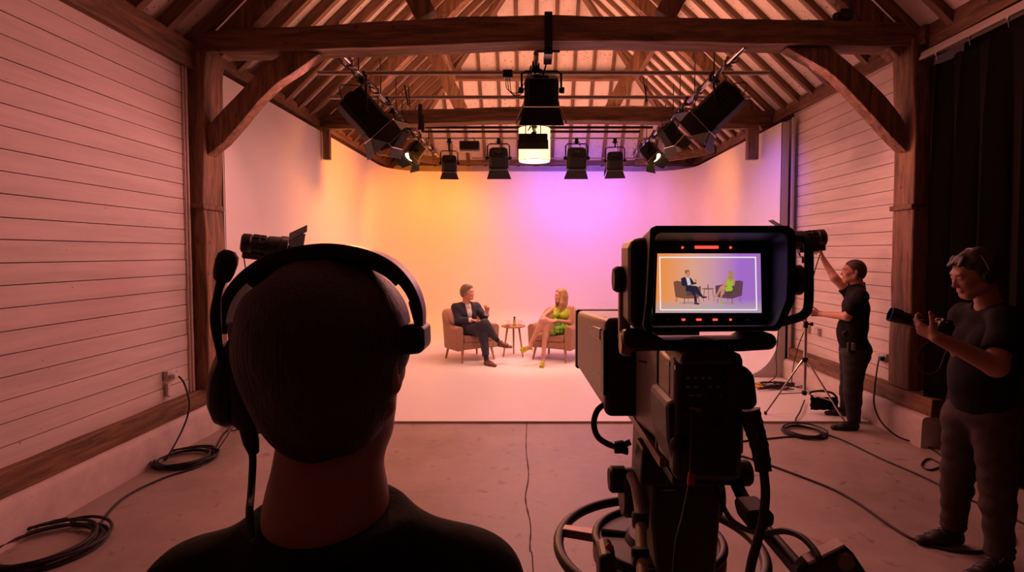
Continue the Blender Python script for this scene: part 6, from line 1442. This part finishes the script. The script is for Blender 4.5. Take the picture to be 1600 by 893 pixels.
for q, top_, bot_, a, b_ in ((1, Lh(.072, .0, .0), Lh(.080, .030, -.24), .034, .020), (1, Lh(.068, -.04, -.02), Lh(.11, -.01, -.30), .042, .026), (-1, Lh(-.072, .0, .0), Lh(-.085, .05, -.24), .034, .018), (0, Lh(0, -.075, -.02), Lh(.03, -.085, -.26), .055, .035), (0, Lh(-.05, -.06, -.02), Lh(-.055, -.03, -.26), .045, .03), (0, Lh(.05, -.065, -.02), Lh(.075, -.06, -.30), .045, .03)):
    m_ = top_.lerp(bot_, .5)+r_*(.012*q); H.cone(top_, m_, a, a*.95, .03); H.cone(m_, bot_, a*.95, b_, .03)
H.ripple(.006, 55, 4, dirs=[(1, .5, .18), (.8, -.6, .1), (1, .1, .25)])
M['blonde'] = hairmat('blonde_hair', (.40, .24, .11), .35, .7); H.build('long_hair', 'blonde', wm)
# dress with leafy pattern on the skirt
M['dress_top'] = mat('lime_satin', (.42, .56, .02), r=.5, bump=.25, bs=40)
m, nt, b = newmat('leaf_print'); tc = N(nt, 'ShaderNodeTexCoord'); vo = N(nt, 'ShaderNodeTexVoronoi', i_Scale=26.0); vo.feature = 'SMOOTH_F1'; nt.links.new(tc.outputs['Object'], vo.inputs['Vector'])
rp = N(nt, 'ShaderNodeValToRGB'); e = rp.color_ramp.elements; e[0].position = .25; e[0].color = (.38, .70, .06, 1); e[1].position = .62; e[1].color = (.02, .10, .015, 1); q = e.new(.45); q.color = (.14, .45, .04, 1)
nt.links.new(vo.outputs['Distance'], rp.inputs['Fac']); nt.links.new(rp.outputs['Color'], b.inputs['Base Color']); b.inputs['Roughness'].default_value = .6; M['dress_skirt'] = m
T = SDF(lo, hi, .006); torso(T, J['pel'], J['chest'], J['sf'], J['sn'], J['neck'], fw, o=.004, s=.88)
sd = (J['sf']-J['sn']).normalized()
for q in (-1, 1): T.ball(J['chest']+fw*.085+sd*q*.065+V((0, 0, -.025)), .060, .03)
T.plane(J['chest']+V((0, 0, .045)), V((0, 0, 1))+fw*-.9); T.plane(J['pel']+V((0, 0, .03)), (0, 0, -1)); T.ripple(.004, 34, 3)
dr = T.build('dress_bodice', 'dress_top', wm)
mb = MB()
for q in (-1, 1): mb.tube(smooth_path([J['chest']+fw*.115+sd*q*.05+V((0, 0, .04)), J['neck']+fw*.07+sd*q*.045+V((0, 0, -.02)), J['neck']+sd*q*.055+V((0, 0, .012)), J['neck']-fw*.04+sd*q*.02+V((0, 0, .0))], 5), .010, 8, sq=.4)
mb.build('halter_strap', 'dress_top', wm)
T = SDF(lo, hi, .006)
T.ell(J['pel']+V((0, 0, .0)), (.165, .155, .13), k=.05)
for h_, k_ in (('hn', 'kt'), ('hf', 'kb')): a, b_ = J[h_], J[k_]; q = a.lerp(b_, .62); T.cone(a, b_, .115, .098, .05, clip=[(q, b_-a)])
T.ripple(.016, 46, 12); T.build('ruffled_skirt', 'dress_skirt', wm)
# yellow heeled sandals
def heel_shoe(toe, ball, heelp, tip):
    mb = MB(); mb.tube(smooth_path([toe, ball, ball.lerp(heelp, .5)+V((0, 0, .012)), heelp], 5), [.018, .03, .032, .034, .034, .034, .032, .030, .028, .026, .026, .025, .024, .023, .022, .022][:16], 10, sq=.35, ref=(0, 0, 1)); mb.build('shoe_sole', 'yellow', wm)
    MB().tube([heelp+V((0, 0, 0)), tip], [.010, .004], 8).build('shoe_heel', 'yellow', wm)
    mb = MB(); c = ball+V((0, 0, .03)); d = (toe-heelp).normalized(); s_ = d.cross(V((0, 0, 1))).normalized(); u = s_.cross(d)
    for o in (-.03, .0, .03, .055): mb.tube([ball+d*(o-.01)+s_*.034, ball+d*(o-.005)+s_*.02+u*.045, ball+d*o-s_*.02+u*.045, ball+d*(o-.01)-s_*.034], .0085, 6)
    for a in range(5): mb.tube([c+u*.018, c+u*.03+d*(.035*math.cos(a*1.3))+s_*(.035*math.sin(a*1.3))], [.012, .004], 6)
    mb.build('shoe_bow', 'yellow', wm)
a = J['at']; heel_shoe(a+V((-.155, -.08, -.105)), a+V((-.10, -.05, -.095)), a+V((.025, .01, -.075)), P(829, 548, WY-.33)+V((.03, 0, -.02)))
a = J['ab']; heel_shoe(V((a.x-.035, a.y-.17, .035)), V((a.x-.025, a.y-.12, .038)), V((a.x+.0, a.y+.02, .085)), V((a.x, a.y+.03, .024)))
# ================================================================ LIGHT
def spot(name, loc, tgt, e, c, size=60, blend=.8, rad=.12):
    l = bpy.data.lights.new(name, 'SPOT'); l.energy = e; l.color = c; l.spot_size = math.radians(size); l.spot_blend = blend; l.shadow_soft_size = rad
    o = bpy.data.objects.new(name, l); COL.objects.link(o); o.location = loc
    o.rotation_euler = (V(tgt)-V(loc)).to_track_quat('-Z', 'Y').to_euler(); return o
def area(name, loc, tgt, e, c, sx=1, sy=1):
    l = bpy.data.lights.new(name, 'AREA'); l.energy = e; l.color = c; l.shape = 'RECTANGLE'; l.size = sx; l.size_y = sy
    o = bpy.data.objects.new(name, l); COL.objects.link(o); o.location = loc
    o.rotation_euler = (V(tgt)-V(loc)).to_track_quat('-Z', 'Y').to_euler(); return o
ORG, PNK, PUR, WRM = (1, .30, .04), (1, .26, .30), (.20, .09, 1), (1, .50, .36)
spot('orange_back_left', (-1.7, 10.05, 3.55), (-2.5, 12.3, 1.7), 360, (1, .25, .015), 120, 1.0)
spot('orange_left_wing', (-1.05, 8.9, 3.3), (-3.2, 9.0, 2.6), 260, (1, .28, .02), 100, 1.0); spot('pink_left_wing', (.6, 6.2, 2.4), (-3.2, 7.2, 1.8), 45, (1, .26, .16), 80, 1.0)
spot('purple_back', (1.0, 10.2, 3.6), (1.1, 12.4, 2.8), 260, PUR, 110, 1.0)
spot('pink_back_right', (2.0, 10.05, 3.55), (2.3, 12.3, 1.5), 135, PNK, 120, 1.0)
spot('peach_back_mid', (-.2, 10.05, 3.55), (-.2, 12.3, 1.8), 120, (1, .29, .13), 115, 1.0)
spot('orange_right_wing', (1.75, 9.5, 3.35), (3.53, 10.1, 2.9), 100, ORG, 70, 1.0)
spot('purple_right_wing', (2.3, 7.4, 3.4), (3.55, 8.05, 2.7), 45, PUR, 70, 1.0)
spot('key_set', (.4, 6.3, 3.7), (.1, 8.95, .7), 340, WRM, 44, .5, .3)
area('set_floor_wash', (.2, 9.0, 3.1), (.2, 8.0, 0), 105, (1, .42, .34), 2.5, 1.6)
area('roof_glow', (.2, 8.6, 4.02), (.2, 8.6, 7), 150, (1, .36, .21), 4.5, 5.5); area('roof_glow_near', (.2, 3.6, 3.6), (.2, 3.8, 7), 3, (1, .24, .16), 4, 2.5)
area('hall_fill', (.3, 3.0, 4.2), (.2, 3.4, 0), 3, (1, .27, .22), 4.5, 3); area('set_spill', (.2, 5.75, 3.3), (.2, 2.2, .5), 80, (1, .31, .27), 5.2, .8); spot('right_wall_fill', (.2, 6.6, 3.2), (3.75, 6.4, 1.9), 85, (1, .34, .27), 75, 1)  # the right wall spot is added, standing in for light off the cove
spot('orange_camera_fill', (-1.7, 6.4, 3.6), (.25, 1.6, 1.25), 300, (1, .36, .08), 26, .7, .1)  # added spot, stands in for the left wing's orange glow on the camera
spot('left_led', P(455, 392, 5.2), P(700, 500, 9), 5, (.6, .7, 1), 60)
w = bpy.data.worlds.new('world'); bpy.context.scene.world = w; w.use_nodes = True
w.node_tree.nodes['Background'].inputs[0].default_value = (.10, .03, .03, 1); w.node_tree.nodes['Background'].inputs[1].default_value = .3
sc_ = bpy.context.scene
sc_.view_settings.view_transform = 'Standard'; sc_.view_settings.look = 'None'; sc_.view_settings.exposure = 0.12
sc_.cycles.max_bounces = 8; sc_.cycles.diffuse_bounces = 5; sc_.cycles.use_denoising = True; sc_.cycles.sample_clamp_indirect = 6
